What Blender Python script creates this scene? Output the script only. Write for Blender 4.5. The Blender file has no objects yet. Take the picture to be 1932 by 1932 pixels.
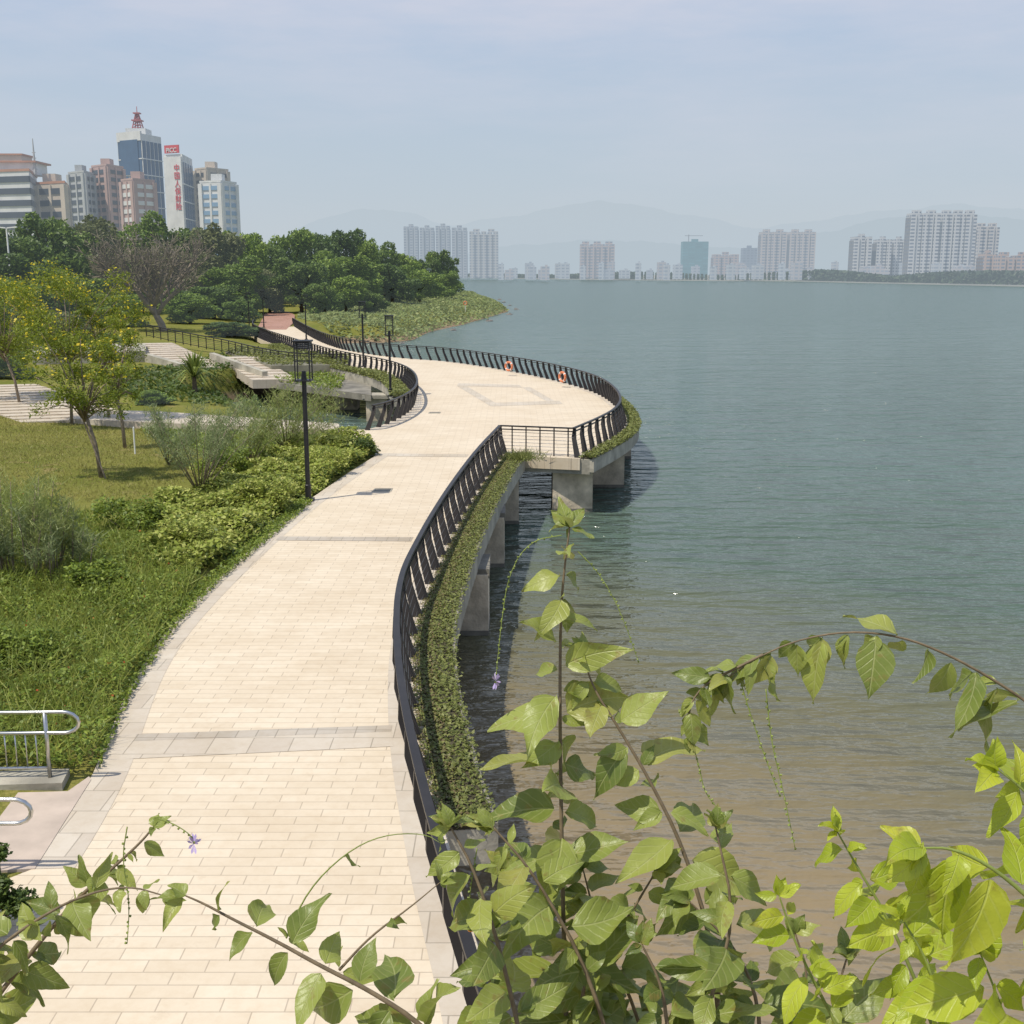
import bpy, math, random
import numpy as np
from mathutils import Vector, Matrix
random.seed(7); rng=np.random.default_rng(11)
S=bpy.context.scene; COL=S.collection
F=2150.0; PITCH=math.radians(11.85); CZ=6.9; WZ=-2.2
cp,sp_=math.cos(PITCH),math.sin(PITCH)
def V(u,v,d):
    a=(u-966)/F; b=(966-v)/F
    return Vector((a*d, d*(cp+b*sp_), CZ+d*(-sp_+b*cp)))
def G(u,v,z=0.0):
    a=(u-966)/F; b=(966-v)/F
    dz=-sp_+b*cp; d=(z-CZ)/dz
    return Vector((a*d,d*(cp+b*sp_),z))
# ------------------------------------------------------------ materials
HAZE=(0.45,0.535,0.62)
def newmat(name):
    m=bpy.data.materials.new(name); m.use_nodes=True
    nt=m.node_tree
    for n in list(nt.nodes): nt.nodes.remove(n)
    out=nt.nodes.new('ShaderNodeOutputMaterial')
    return m,nt,out
def N(nt,t,**kw):
    n=nt.nodes.new('ShaderNode'+t)
    for k,v in kw.items(): setattr(n,k,v)
    return n
def c4(c): return (c[0],c[1],c[2],1)
def mixc(nt,fac,a,b,blend='MIX'):
    n=N(nt,'Mix',data_type='RGBA',blend_type=blend)
    for sock,val in ((n.inputs[0],fac),(n.inputs[6],a),(n.inputs[7],b)):
        if hasattr(val,'is_output'): nt.links.new(val,sock)
        elif isinstance(val,(int,float)): sock.default_value=val
        else: sock.default_value=c4(val)
    return n.outputs[2]
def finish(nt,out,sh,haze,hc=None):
    if haze>0:  # distance haze is painted in: constant blue-grey glow mixed into the surface
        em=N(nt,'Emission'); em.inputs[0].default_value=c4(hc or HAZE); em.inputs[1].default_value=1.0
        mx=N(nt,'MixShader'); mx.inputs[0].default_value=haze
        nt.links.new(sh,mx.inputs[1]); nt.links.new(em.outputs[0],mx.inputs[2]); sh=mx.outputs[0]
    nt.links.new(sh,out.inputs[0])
def ramp(nt,fac,stops):
    r=N(nt,'ValToRGB'); e=r.color_ramp.elements
    while len(e)<len(stops): e.new(0.5)
    for i,(p,c) in enumerate(stops): e[i].position=p; e[i].color=c4(c)
    nt.links.new(fac,r.inputs[0]); return r.outputs[0]
def noise(nt,scale,detail=4,coord='Object',vec=None,rough=.55):
    n=N(nt,'TexNoise'); n.inputs['Scale'].default_value=scale; n.inputs['Detail'].default_value=detail
    n.inputs['Roughness'].default_value=rough
    if vec is None:
        tc=N(nt,'TexCoord'); vec=tc.outputs[coord]
    nt.links.new(vec,n.inputs['Vector']); return n.outputs[0]
def maprange(nt,val,a,b,c=0.,d=1.):
    n=N(nt,'MapRange'); nt.links.new(val,n.inputs[0])
    for i,x in enumerate((a,b,c,d)): n.inputs[i+1].default_value=x
    return n.outputs[0]
def plain(name,col,rough=.6,metal=0.,haze=0.,var=.25,scale=3.,bump=0.,hc=None):
    m,nt,out=newmat(name)
    f=noise(nt,scale,5); f=maprange(nt,f,.3,.7)
    c=mixc(nt,f,tuple(x*(1-var) for x in col),tuple(min(1,x*(1+var)) for x in col))
    p=N(nt,'BsdfPrincipled'); nt.links.new(c,p.inputs['Base Color'])
    p.inputs['Roughness'].default_value=rough; p.inputs['Metallic'].default_value=metal
    if bump>0:
        b=N(nt,'Bump'); b.inputs['Strength'].default_value=bump; b.inputs['Distance'].default_value=.05
        nt.links.new(noise(nt,scale*6,6),b.inputs['Height']); nt.links.new(b.outputs[0],p.inputs['Normal'])
    finish(nt,out,p.outputs[0],haze,hc); return m
def leafmat(name,dark,mid,light,haze=0.,trans=.3,nscale=.5,gloss=.5,shade=.35,tree=0.):
    m,nt,out=newmat(name)
    g=N(nt,'NewGeometry')
    r1=ramp(nt,g.outputs['Random Per Island'],[(0,dark),(.5,mid),(1,light)])
    f=maprange(nt,noise(nt,nscale,3),.35,.65)
    c=mixc(nt,f,r1,mixc(nt,shade,r1,dark))
    if tree>0:
        oi=N(nt,'ObjectInfo'); tf=maprange(nt,oi.outputs['Random'],0,1,0,tree)
        c=mixc(nt,tf,c,mixc(nt,1.,c,(1.9,1.7,1.1),'MULTIPLY'))
    p=N(nt,'BsdfPrincipled'); nt.links.new(c,p.inputs['Base Color']); p.inputs['Roughness'].default_value=gloss
    p.inputs['Specular IOR Level'].default_value=.3
    t=N(nt,'BsdfTranslucent'); nt.links.new(mixc(nt,.5,c,light),t.inputs[0])
    mx=N(nt,'MixShader'); mx.inputs[0].default_value=trans
    nt.links.new(p.outputs[0],mx.inputs[1]); nt.links.new(t.outputs[0],mx.inputs[2])
    finish(nt,out,mx.outputs[0],haze); return m
def bigleaf(name,dark,light,vein,trans=.35):
    m,nt,out=newmat(name)
    g=N(nt,'NewGeometry'); uv=N(nt,'TexCoord')
    sx=N(nt,'SeparateXYZ'); nt.links.new(uv.outputs['UV'],sx.inputs[0])
    def M(op,a,b=None):
        n=N(nt,'Math',operation=op)
        for i,x in enumerate((a,b)):
            if x is None: continue
            if hasattr(x,'is_output'): nt.links.new(x,n.inputs[i])
            else: n.inputs[i].default_value=x
        return n.outputs[0]
    ax=M('ABSOLUTE',M('SUBTRACT',sx.outputs[0],.5))
    rib=maprange(nt,ax,.01,.03,1,0)
    w=M('SINE',M('ADD',M('MULTIPLY',M('SUBTRACT',sx.outputs[1],M('MULTIPLY',ax,.6)),40.),M('MULTIPLY',noise(nt,25,2),5.)))
    ve=M('MULTIPLY',maprange(nt,w,.7,1.,0,1),.5)
    vv=M('MAXIMUM',rib,ve)
    base=ramp(nt,g.outputs['Random Per Island'],[(0,dark),(.35,tuple((a*2+b)/3 for a,b in zip(dark,light))),(.8,light),(1,(light[0]*1.05,light[1]*.85,light[2]))])
    f=maprange(nt,noise(nt,16,5),.4,.75)
    base=mixc(nt,M('MULTIPLY',f,.5),base,light)
    sp=maprange(nt,noise(nt,45,4),.60,.70,0,.7)
    base=mixc(nt,sp,base,(.24,.17,.05))
    c=mixc(nt,M('MULTIPLY',vv,.5),base,vein)
    p=N(nt,'BsdfPrincipled'); nt.links.new(c,p.inputs['Base Color']); p.inputs['Roughness'].default_value=.4
    p.inputs['Specular IOR Level'].default_value=.5
    b=N(nt,'Bump'); b.inputs['Strength'].default_value=.6; b.inputs['Distance'].default_value=.0016
    nt.links.new(M('ADD',M('MULTIPLY',noise(nt,90,3),1.2),M('MULTIPLY',vv,-.9)),b.inputs['Height']); nt.links.new(b.outputs[0],p.inputs['Normal'])
    t=N(nt,'BsdfTranslucent'); nt.links.new(mixc(nt,.6,c,light),t.inputs[0])
    mx=N(nt,'MixShader'); mx.inputs[0].default_value=trans
    nt.links.new(p.outputs[0],mx.inputs[1]); nt.links.new(t.outputs[0],mx.inputs[2])
    finish(nt,out,mx.outputs[0],0); return m
def brickmat(name,c1,c2,mo,bw,rh,ms,bump=.3,dirt=.3,rot=0.,offset=.5):
    m,nt,out=newmat(name)
    tc=N(nt,'TexCoord'); mp=N(nt,'Mapping'); mp.inputs['Rotation'].default_value=(0,0,rot)
    nt.links.new(tc.outputs['Object'],mp.inputs[0])
    b=N(nt,'TexBrick'); nt.links.new(mp.outputs[0],b.inputs['Vector'])
    b.offset=offset
    b.inputs['Color1'].default_value=c4(c1); b.inputs['Color2'].default_value=c4(c2); b.inputs['Mortar'].default_value=c4(mo)
    b.inputs['Scale'].default_value=1; b.inputs['Mortar Size'].default_value=ms; b.inputs['Brick Width'].default_value=bw; b.inputs['Row Height'].default_value=rh
    b.inputs['Mortar Smooth'].default_value=.3
    f=maprange(nt,noise(nt,.42,7,rough=.68),.40,.68)
    c=mixc(nt,f,b.outputs[0],mixc(nt,1.,b.outputs[0],(1-dirt*.7,1-dirt*.9,1-dirt*1.2),'MULTIPLY'))
    f2=maprange(nt,noise(nt,5,7,rough=.75),.45,.72,0,.4)
    c=mixc(nt,f2,c,mixc(nt,1.,c,(.82,.75,.66),'MULTIPLY'))
    f3=maprange(nt,noise(nt,1.6,5,rough=.7),.62,.74,0,.5)
    c=mixc(nt,f3,c,mixc(nt,1.,c,(.74,.69,.62),'MULTIPLY'))
    p=N(nt,'BsdfPrincipled'); nt.links.new(c,p.inputs['Base Color']); p.inputs['Roughness'].default_value=.8
    bp=N(nt,'Bump'); bp.inputs['Strength'].default_value=bump; bp.inputs['Distance'].default_value=.006; bp.invert=True
    nt.links.new(b.outputs['Fac'],bp.inputs['Height']); nt.links.new(bp.outputs[0],p.inputs['Normal'])
    finish(nt,out,p.outputs[0],0); return m
def facade(name,wall,win,haze,bw=4.,rh=3.3,ms=.6):
    m,nt,out=newmat(name)
    tc=N(nt,'TexCoord'); sx=N(nt,'SeparateXYZ'); nt.links.new(tc.outputs['Object'],sx.inputs[0])
    ad=N(nt,'Math',operation='ADD'); nt.links.new(sx.outputs[0],ad.inputs[0]); nt.links.new(sx.outputs[1],ad.inputs[1])
    cb=N(nt,'CombineXYZ'); nt.links.new(ad.outputs[0],cb.inputs[0]); nt.links.new(sx.outputs[2],cb.inputs[1])
    b=N(nt,'TexBrick'); b.offset=0; nt.links.new(cb.outputs[0],b.inputs['Vector'])
    b.inputs['Color1'].default_value=c4(win); b.inputs['Color2'].default_value=c4(tuple(x*1.6 for x in win)); b.inputs['Mortar'].default_value=c4(wall)
    b.inputs['Scale'].default_value=1; b.inputs['Mortar Size'].default_value=ms; b.inputs['Brick Width'].default_value=bw; b.inputs['Row Height'].default_value=rh
    p=N(nt,'BsdfPrincipled'); nt.links.new(b.outputs[0],p.inputs['Base Color']); p.inputs['Roughness'].default_value=.7
    finish(nt,out,p.outputs[0],haze); return m
# ------------------------------------------------------------ mesh building
ORG={}
class MB:
    def __init__(s): s.v=[]; s.f=[]
    def add(s,vs,fs):
        o=len(s.v); s.v+= [tuple(x) for x in vs]; s.f+=[tuple(i+o for i in f) for f in fs]; return s
    def box(s,c,sz,rz=0.):
        hx,hy,hz=sz[0]/2,sz[1]/2,sz[2]/2; ca,sa=math.cos(rz),math.sin(rz); vs=[]
        for z in (-hz,hz):
            for x,y in ((-hx,-hy),(hx,-hy),(hx,hy),(-hx,hy)):
                vs.append((c[0]+x*ca-y*sa,c[1]+x*sa+y*ca,c[2]+z))
        return s.add(vs,[(3,2,1,0),(4,5,6,7),(0,1,5,4),(1,2,6,5),(2,3,7,6),(3,0,4,7)])
    def prism(s,poly,z0,z1):
        a=sum(poly[i][0]*poly[(i+1)%len(poly)][1]-poly[(i+1)%len(poly)][0]*poly[i][1] for i in range(len(poly)))
        if a<0: poly=poly[::-1]
        n=len(poly)
        vs=[(p[0],p[1],z0) for p in poly]+[(p[0],p[1],z1) for p in poly]
        return s.add(vs,[tuple(range(n))[::-1],tuple(range(n,2*n))]+[(i,(i+1)%n,(i+1)%n+n,i+n) for i in range(n)])
    def bar(s,p,q,w,h,up=Vector((0,0,1))):
        p=Vector(p);q=Vector(q); d=(q-p).normalized(); sd=d.cross(up)
        if sd.length<1e-4: sd=d.cross(Vector((1,0,0)))
        sd.normalize(); u=sd.cross(d)
        vs=[]
        for e in (p,q):
            for a,b in ((-1,-1),(1,-1),(1,1),(-1,1)): vs.append(e+sd*a*w/2+u*b*h/2)
        return s.add(vs,[(0,1,2,3)[::-1],(4,5,6,7),(0,1,5,4),(1,2,6,5),(2,3,7,6),(3,0,4,7)])
    def tube(s,pts,r,n=8):
        pts=[Vector(p) for p in pts]; m=len(pts)
        rs=r if isinstance(r,(list,tuple)) else [r]*m
        vs=[]; ref=None
        for i,p in enumerate(pts):
            d=(pts[min(i+1,m-1)]-pts[max(i-1,0)]).normalized()
            if ref is None:
                ref=Vector((0,0,1)) if abs(d.z)<.9 else Vector((1,0,0))
            a=(ref-d*ref.dot(d)).normalized(); b=d.cross(a); ref=a
            for k in range(n):
                t=2*math.pi*k/n; vs.append(p+(a*math.cos(t)+b*math.sin(t))*rs[i])
        fs=[]
        for i in range(m-1):
            for k in range(n):
                fs.append((i*n+k,i*n+(k+1)%n,(i+1)*n+(k+1)%n,(i+1)*n+k))
        fs.append(tuple(range(n))[::-1]); fs.append(tuple((m-1)*n+k for k in range(n)))
        return s.add(vs,fs)
    def sweep(s,pts,w,h):
        pts=[Vector(p) for p in pts]; m=len(pts); vs=[]
        for i,p in enumerate(pts):
            d=(pts[min(i+1,m-1)]-pts[max(i-1,0)]); d.z=0; d.normalize(); sd=Vector((d.y,-d.x,0))
            for a,b in ((-1,-1),(1,-1),(1,1),(-1,1)): vs.append(p+sd*a*w/2+Vector((0,0,b*h/2)))
        fs=[(0,1,2,3),tuple((m-1)*4+k for k in (3,2,1,0))]
        for i in range(m-1):
            for k in range(4): fs.append((i*4+k,(i+1)*4+k,(i+1)*4+(k+1)%4,i*4+(k+1)%4))
        return s.add(vs,fs)
    def build(s,name,mat,parent=None,smooth=False):
        me=bpy.data.meshes.new(name)
        o_=ORG.get(parent.name,Vector((0,0,0))) if parent else Vector((0,0,0))
        me.from_pydata([(x-o_.x,y-o_.y,z-o_.z) for x,y,z in s.v],[],s.f)
        me.materials.append(mat)
        if smooth: me.polygons.foreach_set('use_smooth',[True]*len(me.polygons))
        me.update()
        o=bpy.data.objects.new(name,me); COL.objects.link(o)
        if parent: o.parent=parent
        ORG[o.name]=o_.copy(); return o
def tag(o,label=None,cat=None,group=None,kind=None):
    for k,v in (('label',label),('category',cat),('group',group),('kind',kind)):
        if v: o[k]=v
    return o
def empty(name,loc,label=None,cat=None,group=None,rz=0.):
    o=bpy.data.objects.new(name,None); COL.objects.link(o); o.location=loc; o.rotation_euler=(0,0,rz)
    ORG[o.name]=Vector(loc); return tag(o,label,cat,group)
def KIDS(o): return [x for x in list(bpy.data.objects) if x.parent==o]
def copy_tree(o,parent=None):
    c=o.copy(); COL.objects.link(c)
    if parent: c.parent=parent
    for ch in KIDS(o): copy_tree(ch,c)
    return c
def quads(name,vs,mat,parent=None,nv=4,local=True):
    n=len(vs); me=bpy.data.meshes.new(name)
    if parent is not None and not local: vs=vs-np.array(ORG[parent.name])
    me.vertices.add(n*nv); me.vertices.foreach_set('co',np.ascontiguousarray(vs,dtype=np.float32).ravel())
    me.loops.add(n*nv); me.loops.foreach_set('vertex_index',np.arange(n*nv,dtype=np.int32))
    me.polygons.add(n); me.polygons.foreach_set('loop_start',np.arange(0,n*nv,nv,dtype=np.int32))
    me.polygons.foreach_set('loop_total',np.full(n,nv,dtype=np.int32))
    me.materials.append(mat); me.update(calc_edges=True); me.validate()
    o=bpy.data.objects.new(name,me); COL.objects.link(o)
    if parent: o.parent=parent; ORG[o.name]=ORG[parent.name]
    return o
def unit(a): return a/np.maximum(np.linalg.norm(a,axis=1,keepdims=True),1e-6)
def leaves(c,s,asp=.55,upb=.5):
    n=len(c); nm=rng.normal(size=(n,3)); nm[:,2]=np.abs(nm[:,2])+upb; nm=unit(nm)
    a=unit(np.cross(nm,rng.normal(size=(n,3)))); b=np.cross(nm,a)
    s=np.broadcast_to(np.asarray(s,float).reshape(-1,1),(n,1)) * rng.uniform(.65,1.3,(n,1))
    return np.stack([c+a*s,c+b*s*asp,c-a*s,c-b*s*asp],1)
def blades(c,h,w,lean=.5):
    n=len(c); d=rng.normal(size=(n,3))*lean; d[:,2]=1; d=unit(d); h=h*rng.uniform(.5,1.3,(n,1))
    a=unit(np.cross(d,rng.normal(size=(n,3))))*w
    return np.stack([c-a,c+a,c+a*.15+d*h,c-a*.15+d*h],1)
# ------------------------------------------------------------ world, sun, camera
sunaz=Vector((-.80,-.60)); ELEV=math.radians(62)
w=bpy.data.worlds.new("World"); S.world=w; w.use_nodes=True; nt=w.node_tree
bg=nt.nodes['Background']; sky=nt.nodes.new('ShaderNodeTexSky'); sky.sky_type='NISHITA'; sky.sun_disc=False
sky.sun_elevation=ELEV; sky.sun_rotation=math.atan2(sunaz.x,sunaz.y); sky.air_density=1.; sky.dust_density=3.; sky.ozone_density=1.5; sky.altitude=0
tc=N(nt,'TexCoord'); mp=N(nt,'Mapping'); mp.inputs['Scale'].default_value=(1.2,1.2,6.); mp.inputs['Location'].default_value=(.7,.2,.3); nt.links.new(tc.outputs['Generated'],mp.inputs[0])
sxz=N(nt,'SeparateXYZ'); nt.links.new(tc.outputs['Generated'],sxz.inputs[0])
grad=ramp(nt,maprange(nt,sxz.outputs[2],0.,.9),[(0,(.575,.635,.675)),(.10,(.52,.61,.70)),(.28,(.46,.575,.77)),(1,(.27,.39,.68))])
gs=N(nt,'VectorMath',operation='SCALE'); gs.inputs['Scale'].default_value=10.; nt.links.new(grad,gs.inputs[0])
hz=mixc(nt,.92,sky.outputs[0],gs.outputs[0])
cl=N(nt,'Math',operation='MULTIPLY'); nt.links.new(maprange(nt,noise(nt,1.9,7,vec=mp.outputs[0],rough=.6),.44,.74,0,.7),cl.inputs[0]); nt.links.new(maprange(nt,sxz.outputs[2],.05,.22,.1,1.),cl.inputs[1])
fin=mixc(nt,cl.outputs[0],hz,(7.4,7.1,7.7))
nt.links.new(fin,bg.inputs[0]); bg.inputs[1].default_value=.1
sd=bpy.data.lights.new('sun','SUN'); sd.energy=4.4; sd.angle=math.radians(.6); sd.color=(1,.93,.81)
so=bpy.data.objects.new('sun',sd); COL.objects.link(so)
sv=Vector((sunaz.x*math.cos(ELEV),sunaz.y*math.cos(ELEV),math.sin(ELEV))); so.rotation_euler=sv.to_track_quat('Z','Y').to_euler()
cd=bpy.data.cameras.new('camera'); cd.sensor_width=36; cd.lens=F/1932*36; cd.clip_start=.05; cd.clip_end=20000
co=bpy.data.objects.new('camera',cd); COL.objects.link(co); co.location=(0,0,CZ); co.rotation_euler=(math.radians(90)-PITCH,0,0); S.camera=co
S.view_settings.view_transform='Standard'; S.view_settings.look='None'; S.view_settings.exposure=0
# ------------------------------------------------------------ mats
M_pave=brickmat('cream_paving',(.66,.57,.435),(.605,.515,.385),(.43,.36,.27),.62,.21,.008,dirt=.13)
M_edge=brickmat('edge_slab',(.56,.50,.41),(.50,.44,.36),(.34,.30,.24),.6,.6,.01,dirt=.2)
M_band=brickmat('grey_band',(.43,.39,.33),(.49,.44,.37),(.3,.27,.22),.3,.3,.01,offset=0)
M_ring=brickmat('pale_inlay',(.56,.50,.41),(.52,.47,.39),(.42,.36,.28),.3,.3,.01,offset=0)
M_red=brickmat('red_paving',(.42,.24,.18),(.36,.20,.15),(.25,.15,.1),.3,.2,.01)
M_conc=plain('concrete',(.36,.335,.27),.85,var=.35,scale=1.2,bump=.4)
M_concd=plain('stained_concrete',(.2,.185,.15),.85,var=.45,scale=1.,bump=.4)
M_pier=plain('pier_concrete',(.60,.51,.38),.85,var=.45,scale=1.3,bump=.5)
M_rail=plain('dark_bronze_metal',(.028,.024,.022),.45,.3,var=.2)
M_wire=plain('rail_wire',(.09,.085,.08),.4,.6)
M_steel=plain('brushed_steel',(.55,.55,.54),.28,1.,var=.1,scale=20)
M_black=plain('black_lamp_metal',(.02,.02,.022),.45,.2)
M_bark=plain('bark',(.13,.10,.07),.9,var=.4,scale=8)
M_barkl=plain('pale_bark',(.24,.19,.14),.9,var=.4,scale=8)
M_orange=plain('orange_plastic',(.62,.20,.09),.5); M_white=plain('white_paint',(.75,.75,.73),.5,var=.08)
M_dark=plain('dark_soil',(.06,.05,.028),.95,var=.4,scale=2)
# ------------------------------------------------------------ rails / deck outline
def resample(pts,step):
    pts=[Vector(p) for p in pts]; L=[0]
    for i in range(1,len(pts)): L.append(L[-1]+(pts[i]-pts[i-1]).length)
    n=max(2,int(round(L[-1]/step))); j=0; out=[]
    for k in range(n+1):
        t=L[-1]*k/n
        while j<len(pts)-2 and L[j+1]<t: j+=1
        f=(t-L[j])/max(L[j+1]-L[j],1e-6); out.append(pts[j].lerp(pts[j+1],min(max(f,0),1)))
    return out
def smoothp(pts,it=2):
    for _ in range(it):
        q=[pts[0]]
        for a,b in zip(pts[:-1],pts[1:]): q+= [a.lerp(b,.25),a.lerp(b,.75)]
        q.append(pts[-1]); pts=q
    return pts
def offs(pts,d):
    m=len(pts); out=[]
    for i,p in enumerate(pts):
        a=(pts[i]-pts[i-1]) if i>0 else None; b=(pts[i+1]-pts[i]) if i<m-1 else None
        ns=[]
        for e in (a,b):
            if e is not None and e.length>1e-6:
                e=Vector((e.x,e.y,0)).normalized(); ns.append(Vector((e.y,-e.x,0)))
        n=sum(ns,Vector()); n.normalize(); k=1/max(n.dot(ns[0]),.5)
        out.append(Vector((p.x+n.x*d*k,p.y+n.y*d*k,p.z)))
    return out
P=lambda L,z: [G(u,v,z) for u,v in L]
R1=smoothp(P([(955,1990),(925,1900),(895,1820),(870,1740),(850,1660),(828,1590),(805,1510),(785,1430),(765,1340),(752,1260),(747,1180),(750,1120),(762,1070),(785,1025),(815,970),(855,908),(900,848),(943,803)],1.1))
R2a=P([(943,803),(1082,808)],1.1)
R2=smoothp(P([(1082,808),(1130,788),(1160,772),(1173,755),(1165,735),(1140,715),(1100,700),(1040,686),(980,675),(900,663),(830,655),(770,652)],1.1))
R4=smoothp(P([(770,652),(720,648),(680,643),(640,637),(600,625),(570,610),(552,600)],1.1))
R3=smoothp(P([(703,765),(730,759),(765,745),(785,730),(788,715),(780,700),(760,688),(730,679),(700,673),(670,668),(620,658),(560,640),(500,622),(475,611),(478,603)],1.1))
def flat(pts,z=0.): return [Vector((p.x,p.y,z)) for p in pts]
full=flat(R1)+flat(R2a)[1:]+flat(R2)[1:]+flat(R4)[1:]
base=offs(full,.25)
n1=len(R1); n2=n1+1; n3=n2+len(R2)-1
B1=base[:n1]; B2a=base[n1-1:n2]; B2=base[n2-1:n3]; B4=base[n3-1:]
B3=offs(flat(R3),-.22)
Ledge=[Vector((-9,3,0)),Vector((-8.6,9,0))]+P([(60,1640),(175,1460),(245,1290),(330,1170),(400,1100),(500,1010),(580,945),(660,890),(716,855),(690,832),(560,822),(560,812)],0)
Lsm=P([(60,1640),(115,1560),(175,1460),(210,1370),(245,1290),(285,1225),(330,1170),(400,1100),(500,1010),(580,945),(660,890),(716,855)],0)
deckpoly=[Vector((.4,3,0))]+offs(base,.12)+list(reversed(offs(B3,-.12)))+[G(560,812)]+list(reversed(Ledge[:-1]))
deckpoly=[(p.x,p.y) for p in deckpoly]
o=MB().prism(deckpoly,-.45,0).build('promenade',M_pave); tag(o,kind='structure')
REDP=[(484,622),(540,622),(556,606),(556,594),(545,588),(515,587),(500,592)]
o=MB().prism([(p.x,p.y) for p in P(REDP,0)],-.3,.006).build('path',M_red); tag(o,kind='structure')
def strip(a,b,z,name,mat):
    m=MB(); n=len(a)
    m.add([(p.x,p.y,z) for p in a]+[(p.x,p.y,z) for p in b],[(i,i+1,n+i+1,n+i) for i in range(n-1)])
    o=m.build(name,mat); me=o.data
    if me.polygons[0].normal.z<0: me.flip_normals()
    return tag(o,kind='structure')
Ls=smoothp(Lsm); strip(offs(Ls,.02),offs(Ls,.5),.004,'path_edge',M_edge)
strip(offs(B1,.1),offs(B1,-.42),.004,'path_edge',M_edge)
strip(offs(B2,.1),offs(B2,-.35),.004,'path_edge',M_edge)
strip(offs(B3,-.1),offs(B3,.5),.004,'path_edge',M_edge)
def band(uvs,mat=None,z=.008):
    o=MB().add([tuple(G(u,v,z)) for u,v in uvs],[(0,1,2,3)]).build('paving_band',mat or M_band)
    if o.data.polygons[0].normal.z<0: o.data.flip_normals()
    tag(o,kind='structure')
band([(252,1398),(738,1380),(740,1368),(258,1385)]); band([(236,1432),(742,1408),(738,1380),(252,1398)],M_edge,.006)
band([(520,1019),(775,1021),(780,1013),(528,1012)]); band([(690,860),(880,862),(884,857),(700,855)],M_ring)
band([(862,728),(985,731),(980,726),(865,723)],M_ring,.0075); band([(930,766),(1062,762),(1055,756),(925,760)],M_ring,.0075); band([(862,728),(925,766),(945,766),(880,728)],M_ring,.009); band([(985,731),(1040,762),(1056,762),(1000,730)],M_ring,.009)
# terrain
landpx=[Vector((-3.2,-5,0)),Vector((-3.2,12,0))]+P([(430,1400),(520,1100),(660,950),(790,872),(780,812),(560,809),(520,770),(470,742),(400,728),(380,712),(470,700),(560,676),(620,655)],0)+P([(700,648),(740,648),(790,646),(848,640),(872,624),(930,610),(1000,586),(955,564),(885,556)],-2)+[Vector((-60,700,0)),Vector((-1400,1000,0)),Vector((-1400,-5,0))]
land=np.array([(p.x,p.y) for p in landpx]); dk=np.array(deckpoly)
rp=np.array([(p.x,p.y) for p in P(REDP,0)])
def sdist(poly,pts):
    pts=np.atleast_2d(pts); d=np.full(len(pts),1e9); ins=np.zeros(len(pts),bool)
    n=len(poly)
    for i in range(n):
        a=poly[i]; b=poly[(i+1)%n]; ab=b-a; L=(ab**2).sum()+1e-12
        t=np.clip(((pts-a)@ab)/L,0,1); q=a+t[:,None]*ab; d=np.minimum(d,np.sqrt(((pts-q)**2).sum(1)))
        c=((a[1]>pts[:,1])!=(b[1]>pts[:,1]))
        xi=(b[0]-a[0])*(pts[:,1]-a[1])/(b[1]-a[1]+1e-15)+a[0]
        ins^= c&(pts[:,0]<xi)
    return np.where(ins,d,-d)
def tz(pts):
    pts=np.atleast_2d(np.asarray(pts,float)); di=sdist(land,pts); dd=-sdist(dk,pts); dr=-sdist(rp,pts); dd=np.minimum(dd,dr)
    y=pts[:,1]; wd=np.where(y<115,2.0,13.)
    t=np.clip(di/wd,0,1); t=t*t*(3-2*t)
    z=-3.4+3.4*t+.03*np.clip(di-wd,0,45)
    z+=.12*np.sin(pts[:,0]*.35+1)*np.sin(y*.21)*np.clip(di/20,0,1)
    z=np.where(di<0,-3.4+np.clip(di*.1,-3,0),z)
    cap=np.where(dd<0,-.6,-.03+.05*dd); return np.minimum(z,cap)
ts=np.concatenate([np.linspace(-1.1,-.5,30)[:-1],np.linspace(-.5,.06,190)]); ys=np.geomspace(6,950,300)-2
TT,YY=np.meshgrid(ts,ys); XX=TT*(YY*.979+1.4); pp=np.stack([XX.ravel(),YY.ravel()],1); zz=tz(pp)
nx=len(ts); ny=len(ys)
idx=(np.arange(ny-1)[:,None]*nx+np.arange(nx-1)[None]).ravel()
me=bpy.data.meshes.new('terrain'); me.from_pydata(np.column_stack([pp,zz]).tolist(),[],np.stack([idx,idx+1,idx+nx+1,idx+nx],1).tolist())
m,nt,out=newmat('grassland')
f=maprange(nt,noise(nt,.25,6,rough=.65),.38,.62)
c=mixc(nt,f,(.14,.16,.03),(.27,.24,.07)); f2=maprange(nt,noise(nt,14,5),.3,.7); c=mixc(nt,f2,c,(.14,.15,.03))
f3=maprange(nt,noise(nt,1.1,6),.6,.7,0,.7); c=mixc(nt,f3,c,(.28,.22,.10))
tcw=N(nt,'TexCoord'); sxw=N(nt,'SeparateXYZ'); nt.links.new(tcw.outputs['Object'],sxw.inputs[0]); c=mixc(nt,maprange(nt,sxw.outputs[2],-1.75,-1.3,1,0),c,(.27,.20,.13))
p=N(nt,'BsdfPrincipled'); nt.links.new(c,p.inputs['Base Color']); p.inputs['Roughness'].default_value=.95; p.inputs['Specular IOR Level'].default_value=.1
b=N(nt,'Bump'); b.inputs['Strength'].default_value=.7; b.inputs['Distance'].default_value=.08; nt.links.new(noise(nt,18,6),b.inputs['Height']); nt.links.new(b.outputs[0],p.inputs['Normal'])
finish(nt,out,p.outputs[0],0); me.materials.append(m); me.polygons.foreach_set('use_smooth',[True]*len(me.polygons))
o=bpy.data.objects.new('terrain',me); COL.objects.link(o); tag(o,kind='structure')
def tz1(x,y): return float(tz([(x,y)])[0])
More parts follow.
